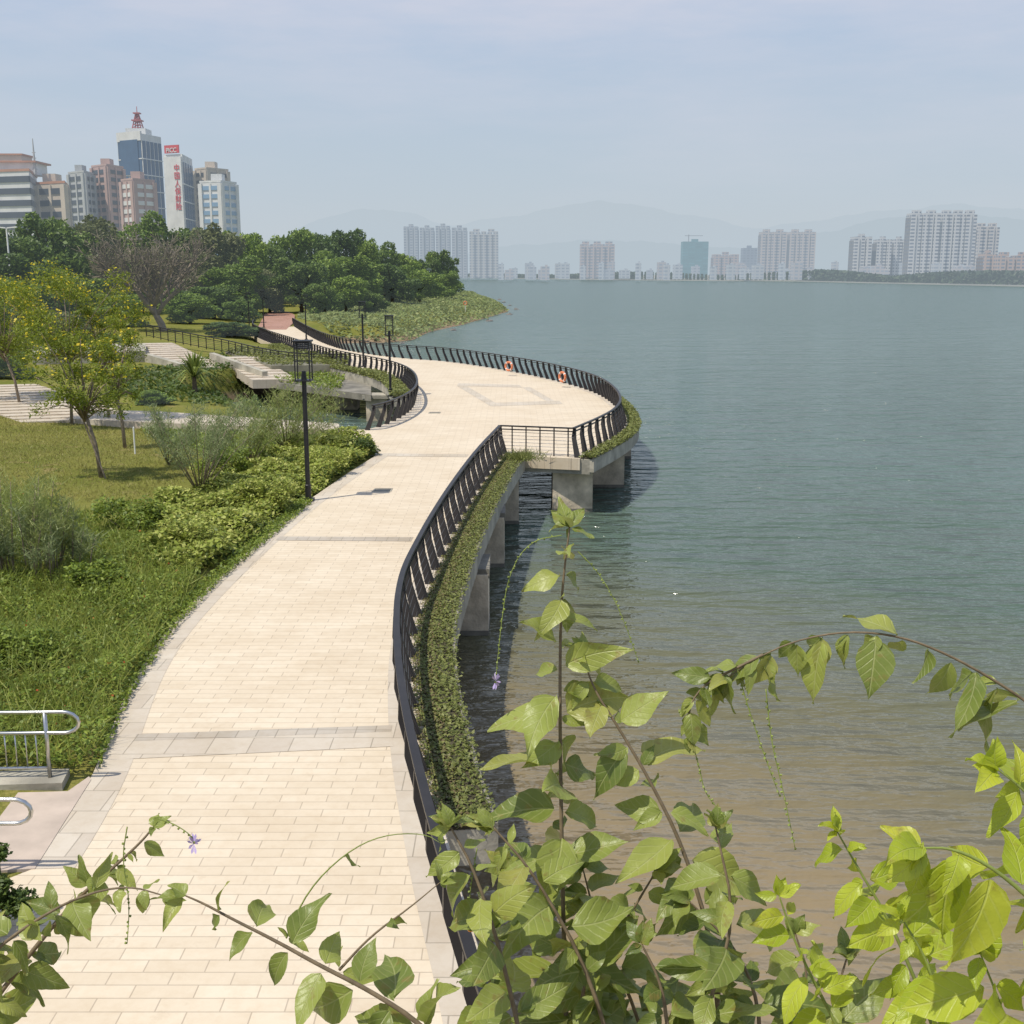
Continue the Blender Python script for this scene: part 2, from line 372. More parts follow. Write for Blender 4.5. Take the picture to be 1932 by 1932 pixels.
# water
m,nt,out=newmat('lake_water'); tc=N(nt,'TexCoord'); sx=N(nt,'SeparateXYZ'); nt.links.new(tc.outputs['Object'],sx.inputs[0])
def MM(op,a,b):
    n=N(nt,'Math',operation=op)
    for i,x in enumerate((a,b)):
        if hasattr(x,'is_output'): nt.links.new(x,n.inputs[i])
        else: n.inputs[i].default_value=x
    return n.outputs[0]
sv_=MM('ADD',MM('ADD',sx.outputs[1],MM('MULTIPLY',sx.outputs[0],.75)),MM('MULTIPLY',noise(nt,.12,3),9.))
c=ramp(nt,maprange(nt,sv_,12,75),[(0,(.33,.25,.15)),(.13,(.25,.19,.11)),(.30,(.135,.125,.07)),(.52,(.075,.11,.08)),(1,(.10,.15,.13))])
p=N(nt,'BsdfPrincipled'); nt.links.new(c,p.inputs['Base Color']); p.inputs['IOR'].default_value=1.33
nt.links.new(maprange(nt,sx.outputs[1],30,220,.1,.24),p.inputs['Roughness'])
mp=N(nt,'Mapping'); mp.inputs['Scale'].default_value=(.45,1.5,1); mp.inputs['Rotation'].default_value=(0,0,.3); nt.links.new(tc.outputs['Object'],mp.inputs[0])
mp2=N(nt,'Mapping'); mp2.inputs['Scale'].default_value=(.8,1.1,1); mp2.inputs['Rotation'].default_value=(0,0,-.5); nt.links.new(tc.outputs['Object'],mp2.inputs[0])
h=MM('ADD',MM('ADD',noise(nt,1.0,3,vec=mp.outputs[0],rough=.5),MM('MULTIPLY',noise(nt,2.2,3,vec=mp2.outputs[0]),.3)),MM('MULTIPLY',noise(nt,.22,2,vec=mp.outputs[0]),1.8))
b=N(nt,'Bump'); b.inputs['Strength'].default_value=1.
nt.links.new(maprange(nt,sx.outputs[1],15,70,.4,.95),b.inputs['Distance']); nt.links.new(h,b.inputs['Height']); nt.links.new(b.outputs[0],p.inputs['Normal'])
finish(nt,out,p.outputs[0],0)
o=MB().add([(-9000,-50,WZ),(9000,-50,WZ),(9000,12000,WZ),(-9000,12000,WZ)],[(0,1,2,3)]).build('water',m); tag(o,kind='structure')
# ------------------------------------------------------------ planters + beams + piers
def trough(basepts,w0,w1,label):
    a=offs(basepts,w0); root=empty('planter_trough',a[len(a)//2],label,'planter')
    m=MB(); c=offs(basepts,(w0+w1)/2); m.sweep([Vector((p.x,p.y,-.27)) for p in c],w1-w0,.5); m.build('beam',M_conc,root)
    m=MB(); m.sweep([Vector((p.x,p.y,.005)) for p in offs(basepts,w1-.03)],.06,.05); m.build('kerb',M_concd,root)
    m=MB(); m.sweep([Vector((p.x,p.y,-.0)) for p in offs(basepts,(w0+w1)/2-.03)],w1-w0-.07,.06); m.build('soil',M_dark,root)
k0=next(i for i,p in enumerate(B1) if p.y>13.2)
P1=B1[k0:]; trough(P1,.13,.80,'long curved concrete planter hung outside the near dark railing')
P2=B2[:int(len(B2)*.50)]; trough(P2,.13,.65,'short curved concrete planter edging the lakeward side of round platform')
P3=[p for p in reversed(B3[int(len(B3)*.3):int(len(B3)*.8)])]
trough(P3,.13,1.2,'overgrown concrete planter below the inner railing above the inlet')
M_pl=leafmat('planter_green',(.09,.11,.03),(.20,.23,.055),(.30,.31,.10),nscale=1.5)
M_pl2=leafmat('planter_dry',(.16,.12,.06),(.25,.20,.09),(.20,.22,.06),nscale=1.2)
def alongcover(pts,w0,w1,n,s,h,name,mat,label,cat,zb=.04):
    r=resample(pts,.15); a=offs(r,w0); b=offs(r,w1); A=np.array([tuple(p) for p in a]);Bq=np.array([tuple(p) for p in b])
    i=rng.integers(0,len(A),n); t=rng.random((n,1)); c=A[i]*(1-t)+Bq[i]*t+rng.normal(size=(n,3))*.04
    c[:,2]=zb+rng.random(n)*h*(.75+.25*np.sin(i*.06)); o=quads(name,leaves(c,s,.6,1.3),mat); return tag(o,label,cat,kind='stuff')
alongcover(P1,.05,.80,19000,.034,.05,'planter_ground_cover',M_pl,'low mossy green creeper filling the long curved planter','plants')
alongcover(P1,.0,.42,9000,.03,.05,'dry_stems',M_pl2,'dry brownish stems among the creeper beside the near railing','plants')
alongcover(P2,.15,.7,9000,.055,.18,'planter_ground_cover',M_pl,'green creeper edging the lake side of round platform','plants')
alongcover(P3,.2,1.3,10000,.09,.45,'planter_ground_cover',M_pl,'green overgrowth below the inner railing over the inlet','plants')
k=np.array([tuple(G(985,868))]); c=k+rng.normal(size=(700,3))*[.35,.3,.1]; c[:,2]=np.abs(c[:,2])
tag(quads('grass_tuft',blades(c,.3,.012,.9),M_pl),'grass tuft spilling over the platform corner','grass',kind='stuff')
for (x,y,sx_,sy_,lab) in [(2.35,44.1,1.55,1.4,'largest square concrete pier under the platform corner'),(4.15,49.2,1.4,1.3,'square concrete pier under the round side of platform, in shade'),(-.72,35.6,.95,1.5,'second concrete pier under the curved path, lit side'),(-1.08,28.7,.95,1.5,'nearest visible concrete pier under curved path beam'),(-.15,41.8,.8,1.2,'dark pier where path meets the platform'),(5.3,57,1.3,1.3,'far platform pier mostly hidden by planter'),(-2.6,22,.8,1.2,'pier hidden low beneath the path bend')]:
    r=empty('pier',(x,y,-3),lab,'pier'); MB().box((x,y,-1.9),(sx_,sy_,2.6)).build('shaft',M_pier,r); MB().box((x,y+.1,-.58),(sx_+.06,sy_+.1,.24)).build('cap',M_concd,r)
    MB().box((x,y,-2.2),(sx_+.02,sy_+.02,.26)).build('waterline_stain',M_concd,r)
pe=[B2a[0]+Vector((.55,.1,0)),B2a[1]+Vector((.5,.1,0))]
o=MB().sweep([Vector((p.x,p.y-.1,-.33)) for p in pe],.35,.56).build('edge_beam',M_conc); tag(o,'straight concrete edge beam under the platform corner fence','beam')
# ------------------------------------------------------------ railings
def railing(top,bpts,label,step=.9,wires=5,inw=-1,wr=.006):
    t=resample(top,.45); root=empty('railing',bpts[0],label,'railing')
    MB().sweep(t,.11,.05).build('top_rail',M_rail,root)
    q=[p+Vector((0,0,-.13)) for p in offs(t,-.02*inw)]; MB().sweep(q,.06,.04).build('lower_rail',M_rail,root)
    tt=resample(top,step); off=.25*(-inw); bb=offs(tt,off); n=len(tt)
    for i in range(n):
        d=(tt[min(i+1,n-1)]-tt[max(i-1,0)]); d.z=0; d.normalize(); sd=Vector((d.y,-d.x,0))*(-inw)
        T=tt[i]; Bq=Vector((bb[i].x,bb[i].y,0))
        pr=[Bq-sd*.14,Bq+sd*.08,T+sd*.10+Vector((0,0,-.42)),T+sd*.05+Vector((0,0,-.03)),T-sd*.06+Vector((0,0,-.03)),T-sd*.08+Vector((0,0,-.35))]
        sh=d*.16
        pp_=[p-sh for p in pr[:2]]+[p+sh*(p.z/1.1*2-1) for p in pr[2:]]
        vs=[p-d*.04 for p in pp_]+[p+d*.04 for p in pp_]; k=6
        MB().add(vs,[tuple(range(k)),tuple(range(k,2*k))[::-1]]+[(j,k+j,k+(j+1)%k,(j+1)%k) for j in range(k)]).build('post',M_rail,root)
    for wi in range(wires):
        h=.12+wi*.17; f=h/1.1
        ln=[Vector((p.x,p.y,h)) for p in offs(t,off*(1-f))]; MB().tube(ln,wr,5).build('wire',M_wire,root)
    return root
railing(R1,B1,'long dark metal railing curving along the near path to the platform corner',step=1.25)
railing(R2,B2,'dark curved railing around the lake side of the round platform',step=1.05)
railing(R4,B4,'far dark railing on the lake side of the walkway toward red path',step=1.2,wires=4)
railing(R3,B3,'dark railing curving around the inner inlet side of walkway',inw=1,step=1.1,wires=4)
root=empty('railing',B2a[0],'short straight wire fence with dark frame at the platform corner','railing')
a,b=R2a; MB().bar(a,b,.1,.05).build('top_rail',M_rail,root); MB().bar(a-Vector((0,0,.13)),b-Vector((0,0,.13)),.05,.04).build('lower_rail',M_rail,root)
for f in (0.17,.36,.55,.74,.93):
    p=a.lerp(b,f); MB().bar((p.x,p.y-.05,0),(p.x,p.y,1.08),.05,.035).build('post',M_rail,root)
for k in range(7):
    h=.08+k*.13; MB().tube([(a.x,a.y,h),(b.x,b.y,h)],.01,5).build('wire',M_steel,root)
def torus(c,R,r,dirx,name,mat,parent,a0=0,a1=2*math.pi,n=28):
    pts=[]
    for k in range(n+1):
        t=a0+(a1-a0)*k/n; pts.append(Vector(c)+Vector(dirx)*R*math.cos(t)+Vector((0,0,R*math.sin(t))))
    return MB().tube(pts,r,10).build(name,mat,parent,True)
def lifering(u,v,d,label,dx=(1,0,0),R=.28):
    c=V(u,v,d); r=empty('life_ring',c,label,'life ring'); torus(c,R,.075,dx,'ring',M_orange,r)
    for k in range(4): torus(c,R,.082,dx,'band',M_white,r,k*1.57+.6,k*1.57+.8,4)
lifering(960,691,78,'orange life ring on platform back railing, left one of two',dx=(.8,-.6,0)); lifering(1061,711,70,'orange life ring on platform railing, right one nearer the lake bend',dx=(.6,-.8,0))
p_=G(878,590,-1); p_.z=tz1(p_.x,p_.y); r=empty('life_ring_stand',p_,'pole with orange life ring on the grassy headland','life ring stand'); MB().tube([p_,p_+Vector((0,0,2.0))],.05).build('pole',M_white,r); torus(p_+Vector((0,-.1,1.7)),.35,.09,(1,0,0),'ring',M_orange,r)
# ------------------------------------------------------------ lamps
def make_lamp():
    r=empty('street_lamp',(0,0,0))
    MB().box((0,0,.04),(.34,.34,.08)).build('base_plate',M_black,r)
    MB().tube([(0,0,0),(0,0,.5),(0,0,.52),(0,0,3.75)],[.095,.095,.075,.07],12).build('pole',M_black,r)
    m=MB(); m.box((0,0,3.72),(.5,.5,.04))
    for a in (-1,1):
        for b in (-1,1): m.bar((a*.22,b*.22,3.7),(a*.22,b*.22,4.9),.035,.035)
    for a in (-1,1): m.bar((a*.22,-.22,4.3),(a*.22,.22,4.3),.02,.02); m.bar((-.22,a*.22,4.3),(.22,a*.22,4.3),.02,.02)
    m.build('lantern_frame',M_black,r)
    MB().tube([(0,0,3.74),(0,0,4.0)],[.09,.06],10).build('lamp_holder',M_black,r)
    m=MB(); m.box((0,0,4.9),(.54,.54,.05))
    for k in range(4): m.box((0,0,4.68+k*.055),(.47,.47,.02))
    m.build('louvred_cap',M_black,r)
    return r
lp=None
for (u,v,sc,lab) in [(582,945,1,'nearest black street lamp with square cage lantern beside the hedge'),(737,748,.93,'black street lamp rising from the inner railing by the inlet'),(686,692,.98,'black street lamp on the far walkway behind the inner railing'),(578,641,.95,'distant black street lamp on the lake side of the walkway'),(498,618,.95,'small distant black lamp beside the red path'),(471,628,.95,'small distant black lamp left of the walkway start')]:
    c=G(u,v)
    if lp is None: o=lp=make_lamp()
    else: o=copy_tree(lp)
    o.location=(c.x,c.y,0); o.scale=(sc,sc,sc); tag(o,lab,'street lamp','black lamps along the promenade')
c=V(12,430,120); r=empty('road_lamp',(c.x,c.y,2),'pale double-armed road lamp among the trees at far left','street lamp')
MB().tube([(c.x,c.y,1),(c.x,c.y,c.z)],.09).build('pole',M_white,r)
for s in (-1,1): MB().bar((c.x+s*.1,c.y,c.z),(c.x+s*1.1,c.y,c.z+.1),.25,.12).build('lamp_head',M_white,r)
for (u,v,lab) in [(722,925,'grey square drain cover in the middle of the path'),(820,779,'small square drain cover on the platform edge')]:
    c=G(u,v); r=empty('drain_cover',(c.x,c.y,0),lab,'drain cover'); MB().box((c.x,c.y,.006),(.5,.5,.012)).build('plate',M_concd,r)
    m=MB(); m.box((c.x,c.y-.275,.008),(.6,.04,.016)); m.box((c.x,c.y+.275,.008),(.6,.04,.016)); m.box((c.x-.28,c.y,.008),(.04,.5,.016)); m.box((c.x+.28,c.y,.008),(.04,.5,.016)); m.build('frame',M_conc,r)
# ------------------------------------------------------------ steel handrails left
kb=[G(-200,1500),G(118,1490),G(132,1462),G(-200,1475)]
o=MB().prism([(p.x,p.y) for p in kb],-.2,.1).build('kerb',M_conc); tag(o,'low concrete kerb block under the steel handrail','kerb')
M_pink=plain('pinkish_concrete',(.46,.38,.31),.85,var=.14,scale=2)
o=MB().prism([(p.x,p.y) for p in [G(-260,1505),G(128,1494),G(168,1466),G(172,1472),G(66,1640),G(-260,1660)]],-.3,.012).build('pavement',M_pink); tag(o,kind='structure')
def handrail(b0,b1,label,h=.95):
    b0=Vector(b0); b1=Vector(b1); d=(b1-b0); L=d.length; d.normalize(); r=empty('handrail',b0,label,'handrail')
    def pt(s,z): return b0+d*s+Vector((0,0,z))
    loop=[pt(0,h),pt(L,h)]+[pt(L+.2*math.sin(t),h-.15+.15*math.cos(t)) for t in np.linspace(.3,math.pi-.3,7)]+[pt(L,h-.3),pt(0,h-.3)]
    MB().tube(loop,.026,10).build('rail_loop',M_steel,r,True)
    MB().tube([pt(0,.14),pt(L-.25,.14)],.02,8).build('lower_bar',M_steel,r,True)
    s=L-.25
    while s>0: MB().tube([pt(s,0),pt(s,h)],.028,10).build('post',M_steel,r,True); s-=1.6
    k=L-.4
    while k>0: MB().tube([pt(k,.14),pt(k,h-.3)],.01,6).build('baluster',M_steel,r,True); k-=.14
    return r
e=G(95,1466,.1); handrail(e+Vector((-3.4,-.1,0)),e+Vector((.25,0,0)),'polished steel handrail with rounded end on the concrete kerb')
e2=G(30,1650,0); handrail(e2+Vector((-3,0,0)),e2+Vector((.05,0,0)),'lower steel handrail with rounded end at the left edge, nearer the camera')
# ------------------------------------------------------------ terrace steps near inlet
M_terr=plain('weathered_terrace',(.20,.19,.14),.9,var=.4,scale=.8,bump=.3)
def slab(px,z,z0,name,mat,label,cat):
    o=MB().prism([(p.x,p.y) for p in P(px,z)],z0,z).build(name,mat); return tag(o,label,cat)
slab([(512,690),(655,688),(662,672),(450,655),(425,664)],.25,-.45,'terrace',M_terr,'weathered concrete terrace slab on the far side of the inlet','terrace')
slab([(60,668),(275,662),(275,648),(60,650)],1.1,.1,'ledge',M_conc,'long pale concrete ledge behind the yellow flowering trees','ledge')
def stairs(p0,p1,wv,n,label):
    p0=Vector(p0);p1=Vector(p1); r=empty('stairs',p1,label,'stairs'); wv=Vector(wv)
    for k in range(n):
        q=p0.lerp(p1,k/(n-1)); hd=(p1-p0)/(n-1)/2; hd.z=0
        poly=[q-wv/2-hd,q+wv/2-hd,q+wv/2+hd,q-wv/2+hd]; MB().prism([(a.x,a.y) for a in poly],q.z-.6,q.z).build('step',M_edge,r)
    return r
stairs(V(285,648,98),V(372,692,84),(-3.6,-.9,0),12,'pale stairs descending beside the dark terrace fence')
stairs(V(452,674,90),V(515,714,79),(-3.,-.6,0),9,'pale stairs descending to the inlet beside the overgrown planter')
stairs(G(-30,728,1.),G(150,790,.35),(-5,-1.6,0),14,'broad stone steps at left behind the lawn trees')
o=MB().bar(V(215,660,91),V(345,698,83),.5,.9).build('ramp_beam',M_conc); tag(o,'sloping pale concrete beam beside the upper stairs','beam')
o=MB().bar(V(400,674,88),V(500,710,80),.4,.7).build('ramp_beam',M_conc); tag(o,'sloping pale concrete beam beside the lower stairs','beam')
for (u,v,d,w_,h_,lab) in [(225,690,88,1.2,1.6,'square concrete column under the pale ledge by the flowering trees'),(300,712,84,1.2,1.,'squat concrete column under the sloping beam'),(655,740,78,1.5,1.8,'concrete pier under the overgrown planter at the inlet'),(712,748,72,1.3,1.8,'right concrete pier under the inner railing at the inlet'),(590,728,84,1.6,1.8,'left concrete pier deep under the inlet walkway')]:
    c=V(u,v,d); r=empty('column',(c.x,c.y,-3),lab,'column'); MB().box((c.x,c.y,c.z-h_*.9),(w_,w_,h_*1.8)).build('shaft',M_pier,r); MB().box((c.x,c.y,c.z+.05),(w_+.4,w_+.4,.22)).build('cap',M_conc,r)
slab([(520,722),(700,745),(700,700),(640,690),(500,694)],-.5,-.9,'walkway_soffit',M_concd,'dark concrete slab carrying the walkway over the inlet','slab')
FL=smoothp([V(275,612,104),V(350,628,100),V(430,642,96),V(480,655,92),V(560,668,88),V(650,668,88)])
root=empty('railing',FL[0],'dark terrace fence stepping down toward the inlet behind the yucca','railing')
t=resample(FL,1.2); MB().sweep(t,.1,.07).build('top_rail',M_rail,root); MB().sweep([p-Vector((0,0,.2)) for p in t],.05,.05).build('lower_rail',M_rail,root); MB().sweep([p-Vector((0,0,.95)) for p in t],.05,.05).build('bottom_rail',M_rail,root)
for p in t: MB().bar(p-Vector((0,0,1.1)),p,.09,.06).build('post',M_rail,root)
for k in range(4): MB().tube([p-Vector((0,0,.35+.15*k)) for p in t],.012,4).build('wire',M_wire,root)
o=slab([(130,790),(640,812),(640,799),(480,788),(300,776),(150,772)],.42,-.2,'side_path',M_edge,'pale side path crossing behind the wispy shrubs','path'); o['kind']='structure'
# ------------------------------------------------------------ ground cover
def inpoly(poly,n):
    mn=poly.min(0); mx=poly.max(0); out=np.zeros((0,2))
    while len(out)<n:
        q=rng.uniform(mn,mx,(n,2)); q=q[sdist(poly,q)>0]; out=np.vstack([out,q])
    return out[:n]
def pxp(L,z=0): return np.array([(G(u,v,z).x,G(u,v,z).y) for u,v in L])
def mound(q,hh,f=1.1):
    return hh*(.4+.6*np.abs(np.sin(q[:,0]*f+np.sin(q[:,1]*f*.8)*1.3)*np.cos(q[:,1]*f*.7+1)))
M_g1=leafmat('ground_cover_green',(.08,.12,.02),(.19,.27,.04),(.32,.38,.06),nscale=.8)
M_g2=leafmat('grass_blade',(.14,.18,.03),(.25,.30,.05),(.38,.40,.10),nscale=.7)
M_hed=leafmat('variegated_hedge',(.12,.17,.025),(.31,.37,.055),(.58,.58,.18),nscale=1.2,trans=.3)
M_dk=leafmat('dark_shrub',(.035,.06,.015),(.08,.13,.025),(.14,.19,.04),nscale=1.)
M_gry=leafmat('grey_green_shrub',(.13,.17,.07),(.23,.28,.12),(.35,.40,.19),nscale=1.)
M_redfl=leafmat('red_flower',(.4,.05,.02),(.5,.1,.03),(.55,.2,.05))
gp=pxp([(150,1462),(178,1445),(240,1300),(322,1175),(395,1103),(330,1060),(200,1010),(60,960),(-260,930),(-260,1462)])
q=inpoly(gp,66000); h=mound(q,.5)*rng.random(len(q))**.5; c=np.column_stack([q,tz(q)+h]); tag(quads('ground_cover',leaves(c,.045,.5,.9),M_g1),'dense mixed green ground cover between lawn and path','plants',kind='stuff')
q=inpoly(gp,13000); c=np.column_stack([q,tz(q)+mound(q,.3)]); tag(quads('long_grass',blades(c,.4,.011,.8),M_g2),'long arching grass blades on the bank beside path','grass',kind='stuff')
q=inpoly(gp,220); c=np.column_stack([q,tz(q)+mound(q,.5)]); tag(quads('red_flowers',leaves(c,.025,.8,.7),M_redfl),'tiny red flowers dotted over the ground cover','flowers',kind='stuff')
hp=pxp([(290,1080),(375,1085),(420,1065),(480,1020),(560,958),(640,900),(705,858),(710,838),(640,830),(560,850),(470,890),(400,930),(300,960),(270,1010)])
q=inpoly(hp,42000); h=mound(q,.7,1.6)*rng.random(len(q))**.45; c=np.column_stack([q,tz(q)+h]); tag(quads('hedge',leaves(c,.07,.6,.9),M_hed),'low variegated yellow green hedge along the left path edge','hedge',kind='stuff')
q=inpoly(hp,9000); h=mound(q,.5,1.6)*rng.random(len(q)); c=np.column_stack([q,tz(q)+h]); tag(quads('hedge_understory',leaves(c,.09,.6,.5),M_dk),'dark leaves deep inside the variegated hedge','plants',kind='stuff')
ep=pxp([(395,1120),(420,1095),(590,950),(575,940),(400,1085),(310,1170),(235,1300),(170,1450),(190,1455),(250,1310),(335,1185)])
q=inpoly(ep,5000); c=np.column_stack([q,np.maximum(tz(q),0)+.02+rng.random(len(q))*.12]); tag(quads('edge_weeds',leaves(c,.04,.5,.6),M_g1),'weeds and stray leaves creeping onto the path edge','weeds',kind='stuff')
lw=pxp([(-260,780),(320,790),(420,860),(300,960),(60,960),(-260,930)])
M_lawn=leafmat('lawn_blades',(.19,.19,.05),(.30,.29,.08),(.40,.35,.13),nscale=.3)
q=inpoly(lw,34000); c=np.column_stack([q,tz(q)]); tag(quads('lawn_grass',blades(c,.10,.012,.7),M_lawn),'short yellow green lawn grass under the young trees','grass',kind='stuff')
lw2=pxp([(260,815),(640,825),(560,850),(460,890),(380,860),(300,835)])
q=inpoly(lw2,5000); c=np.column_stack([q,tz(q)+mound(q,.3)*rng.random(len(q))]); tag(quads('ground_cover',leaves(c,.08,.6,.6),M_g1),'green undergrowth behind the wispy shrubs','plants',kind='stuff')
iw=pxp([(200,745),(480,765),(500,700),(420,668),(330,690),(230,705)],.2)
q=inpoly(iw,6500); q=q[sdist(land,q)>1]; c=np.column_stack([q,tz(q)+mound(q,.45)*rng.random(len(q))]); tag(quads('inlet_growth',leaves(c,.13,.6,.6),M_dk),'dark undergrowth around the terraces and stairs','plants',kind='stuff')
tr=pxp([(512,690),(655,688),(662,672),(450,657),(425,664)],.25)
q=inpoly(tr,3600); c=np.column_stack([q,.27+rng.random(len(q))*.3]); tag(quads('terrace_growth',leaves(c,.12,.6,.6),M_pl),'green growth covering the weathered terrace slab','plants',kind='stuff')
tr=pxp([(520,722),(640,738),(660,700),(640,690),(500,694)],-.5)
q=inpoly(tr,4200); c=np.column_stack([q,-.48+rng.random(len(q))*.35]); tag(quads('slab_growth',leaves(c,.1,.6,.6),M_g1),'weeds growing over the dark slab above the inlet','plants',kind='stuff')
hl=pxp([(560,612),(600,625),(700,643),(790,643),(850,637),(872,623),(930,609),(990,586),(950,566),(885,558),(700,575),(600,590)],-1)
M_hl=leafmat('headland_grass',(.12,.16,.045),(.22,.28,.07),(.34,.36,.12),haze=.06,nscale=.06)
q=inpoly(hl,36000); q=q[(sdist(land,q)>3.5)]; c=np.column_stack([q,tz(q)+rng.random(len(q))*.9*(.3+.7*np.abs(np.sin(q[:,0]*.3)*np.sin(q[:,1]*.13)))]); c=c[c[:,2]>WZ+.3]; tag(quads('headland_grass',leaves(c,.35,.5,.9),M_hl),'rough green grass covering the low headland','grass',kind='stuff')
M_rock=plain('rock',(.16,.14,.12),.9,var=.4,haze=.06)
shore=[p for p in landpx if p.z==-2]; shr=resample(offs(shore[2:-1],-2.5),4.)
for i in range(0,len(shr),9):
    c=shr[i]; rr0=random.uniform(.25,.6); m=MB(); n=7; vs=[]; fs_=[]
    for a in range(4):
        for b in range(n):
            th=a/3*math.pi*.5; ph=b/n*2*math.pi; rr=random.uniform(.8,1.2)*rr0
            vs.append((c.x+1.5*rr*math.cos(th)*math.cos(ph),c.y+1.3*rr*math.cos(th)*math.sin(ph),WZ-.1+.8*rr*math.sin(th)))
    for a in range(3):
        for b in range(n): fs_.append((a*n+b,a*n+(b+1)%n,(a+1)*n+(b+1)%n,(a+1)*n+b))
    o=m.add(vs,fs_).build('shore_rock',M_rock); tag(o,'small brown rock at the waterline of the headland','rock','rocks along the headland waterline')
# ------------------------------------------------------------ trees
def crown_pts(n,lobes,seed,shell=.55):
    r=np.random.default_rng(seed); L=np.array(lobes); wgt=L[:,3]**2; i=r.choice(len(L),n,p=wgt/wgt.sum())
    d=unit(r.normal(size=(n,3))); rad=shell+(1-shell)*r.random((n,1))**.5
    rad*=1+.18*np.sin(d[:,:1]*9+i[:,None])*np.cos(d[:,1:2]*8)
    return L[i,:3]+d*rad*L[i,3:4]*np.array([1,1,.8])
def mklobes(seed):
    r=random.Random(seed); out=[(0,0,6.4,2.4),(0,0,3.8,2.9)]
    for k in range(20):
        a=r.uniform(0,6.28); z=r.uniform(1.2,8.7); env=4.*math.sqrt(max(.05,1-((z-4.6)/5.4)**2)); q=env*math.sqrt(r.uniform(.25,1)); out.append((q*math.cos(a),q*math.sin(a),z,r.uniform(.7,1.6)))
    return out
def mktree(name,seed,mat,bark,nl,ls):
    root=empty(name,(0,0,0)); rd=random.Random(seed); lob=mklobes(seed); trunk_h=4.; r=.28
    m=MB(); top=(rd.uniform(-.3,.3),rd.uniform(-.3,.3),trunk_h); m.tube([(0,0,-.8),(0,0,.2),(top[0]*.4,top[1]*.4,trunk_h*.5),top],[r*1.4,r*1.1,r*.9,r*.7],8)
    for L in lob[2:9]:
        a=Vector(top)+Vector((0,0,-rd.uniform(0,1))); b=Vector(L[:3]); mid=a.lerp(b,.5)+Vector((0,0,-.3)); m.tube([a,mid,b],[r*.5,r*.3,r*.08],6)
    m.build('trunk',bark,root,True)
    quads('crown',leaves(crown_pts(nl,lob,seed),ls),mat,root)
    return root
MT=[leafmat('tree_leaf_dark',(.04,.07,.02),(.085,.145,.03),(.16,.235,.05),haze=.05,nscale=.35,tree=.6),
    leafmat('tree_leaf_mid',(.065,.11,.022),(.14,.225,.035),(.24,.33,.06),haze=.05,nscale=.35,tree=.6),
    leafmat('tree_leaf_olive',(.08,.095,.035),(.14,.16,.055),(.21,.23,.09),haze=.06,nscale=.35,tree=.6)]
protos={}
def place(k,u,vtop,wpx,d,label,group=None,cat='tree'):
    if k not in protos:
        o=protos[k]=mktree('broadleaf_tree',k[1],MT[k[0]],M_bark,8500,.26)
    else: o=copy_tree(protos[k])
    c=V(u,vtop,d); z0=tz1(c.x,c.y); h=c.z-z0; wd=wpx*d/F
    o.location=(c.x,c.y,z0-.2); o.scale=(wd/9,wd/9,h/9.6); o.rotation_euler=(0,0,random.uniform(0,6.28)); tag(o,label,cat,group)
belt='trees of the dense waterside belt'
BL=[
((0,1),100,382,160,150,'large dark round tree below the hotel with orange trim'),
((2,2),185,396,140,165,'olive tree below the pink apartment blocks'),
((0,3),25,420,150,140,'dark tree at the far left edge below the hotel'),
((1,4),250,396,130,195,'mid green tree behind the bare branched tree'),
((0,1),340,408,120,200,'dark tree top below the red lettered tower'),
((2,2),400,415,130,190,'olive brown tree right of the bare tree'),
((1,1),455,420,100,215,'bright green tree under the beige apartment tower'),
((0,4),503,440,90,225,'dark tree at the left end of the waterside belt'),
((1,3),546,426,105,235,'tall green tree with round top where the waterside belt begins'),
((0,1),600,422,100,255,'tallest dark tree in the waterside belt'),
((0,3),648,428,95,270,'dark tree just right of the tallest belt tree'),
((1,2),692,440,90,280,'mid green belt tree over the grassy bank'),
((0,4),730,454,85,290,'dark belt tree just left of the far hazy tower cluster'),
((1,1),770,470,80,300,'belt tree in front of the far hazy tower cluster'),
((0,2),805,482,65,310,'low dark belt tree between two rounder ones'),
((0,3),838,469,76,320,'round dark tree ending the belt at the water'),
((1,4),620,470,115,215,'bright green tree low in front of the tallest belt tree'),
((1,3),680,478,115,225,'broad green tree in front row above the grassy bank'),
((0,1),738,488,105,240,'dark front row tree above the middle of the bank'),
((1,4),790,498,95,255,'green front row tree near the headland'),
((1,2),835,508,74,275,'low green front row tree nearest the headland tip'),
((0,2),565,480,120,198,'dark tree standing just behind the red path'),
((2,1),505,495,100,200,'olive tree left of the red path'),
((1,4),440,480,120,185,'green tree behind the walkway start'),
((2,2),350,460,150,195,'olive tree directly behind the bare branches'),
((0,4),60,475,170,120,'dark tree mass behind the yellow flowering trees'),
((1,1),190,470,150,170,'green tree between flowering tree and bare tree'),
((1,2),262,480,120,175,'green tree left of the bare trunk'),
((1,3),-40,500,170,90,'green tree cut by the left edge behind the steps'),
((1,2),-130,420,200,150,'tree left of the frame edge beyond the lawn'),
((1,2),652,515,100,190,'round green bush tree on the bank by the walkway'),
((0,4),705,545,60,195,'small dark bush on the grassy bank'),
((1,1),610,525,80,185,'small green bush beside the red path'),
((0,1),400,530,120,165,'dark shrub mass left of the walkway start'),
((1,3),150,520,130,140,'green tree low behind the largest yellow tree'),
((1,4),355,540,110,150,'green bushy tree right of the bare trunk'),
((1,1),225,545,120,137,'bright bushy tree left of the bare trunk base'),
((0,3),20,530,150,105,'dark bushy tree low at the left edge behind flowering trees'),
((1,2),455,560,80,160,'low green bush under the olive tree by the walkway'),
((2,4),110,575,120,105,'olive bush behind the pale ledge'),
]
for k,u,vt,wv,d,lab in BL: place(k,u,vt,wv,d,lab,belt)
place((0,1),440,600,110,125,'low dark shrub mound between stairs and terrace fence',cat='shrub')
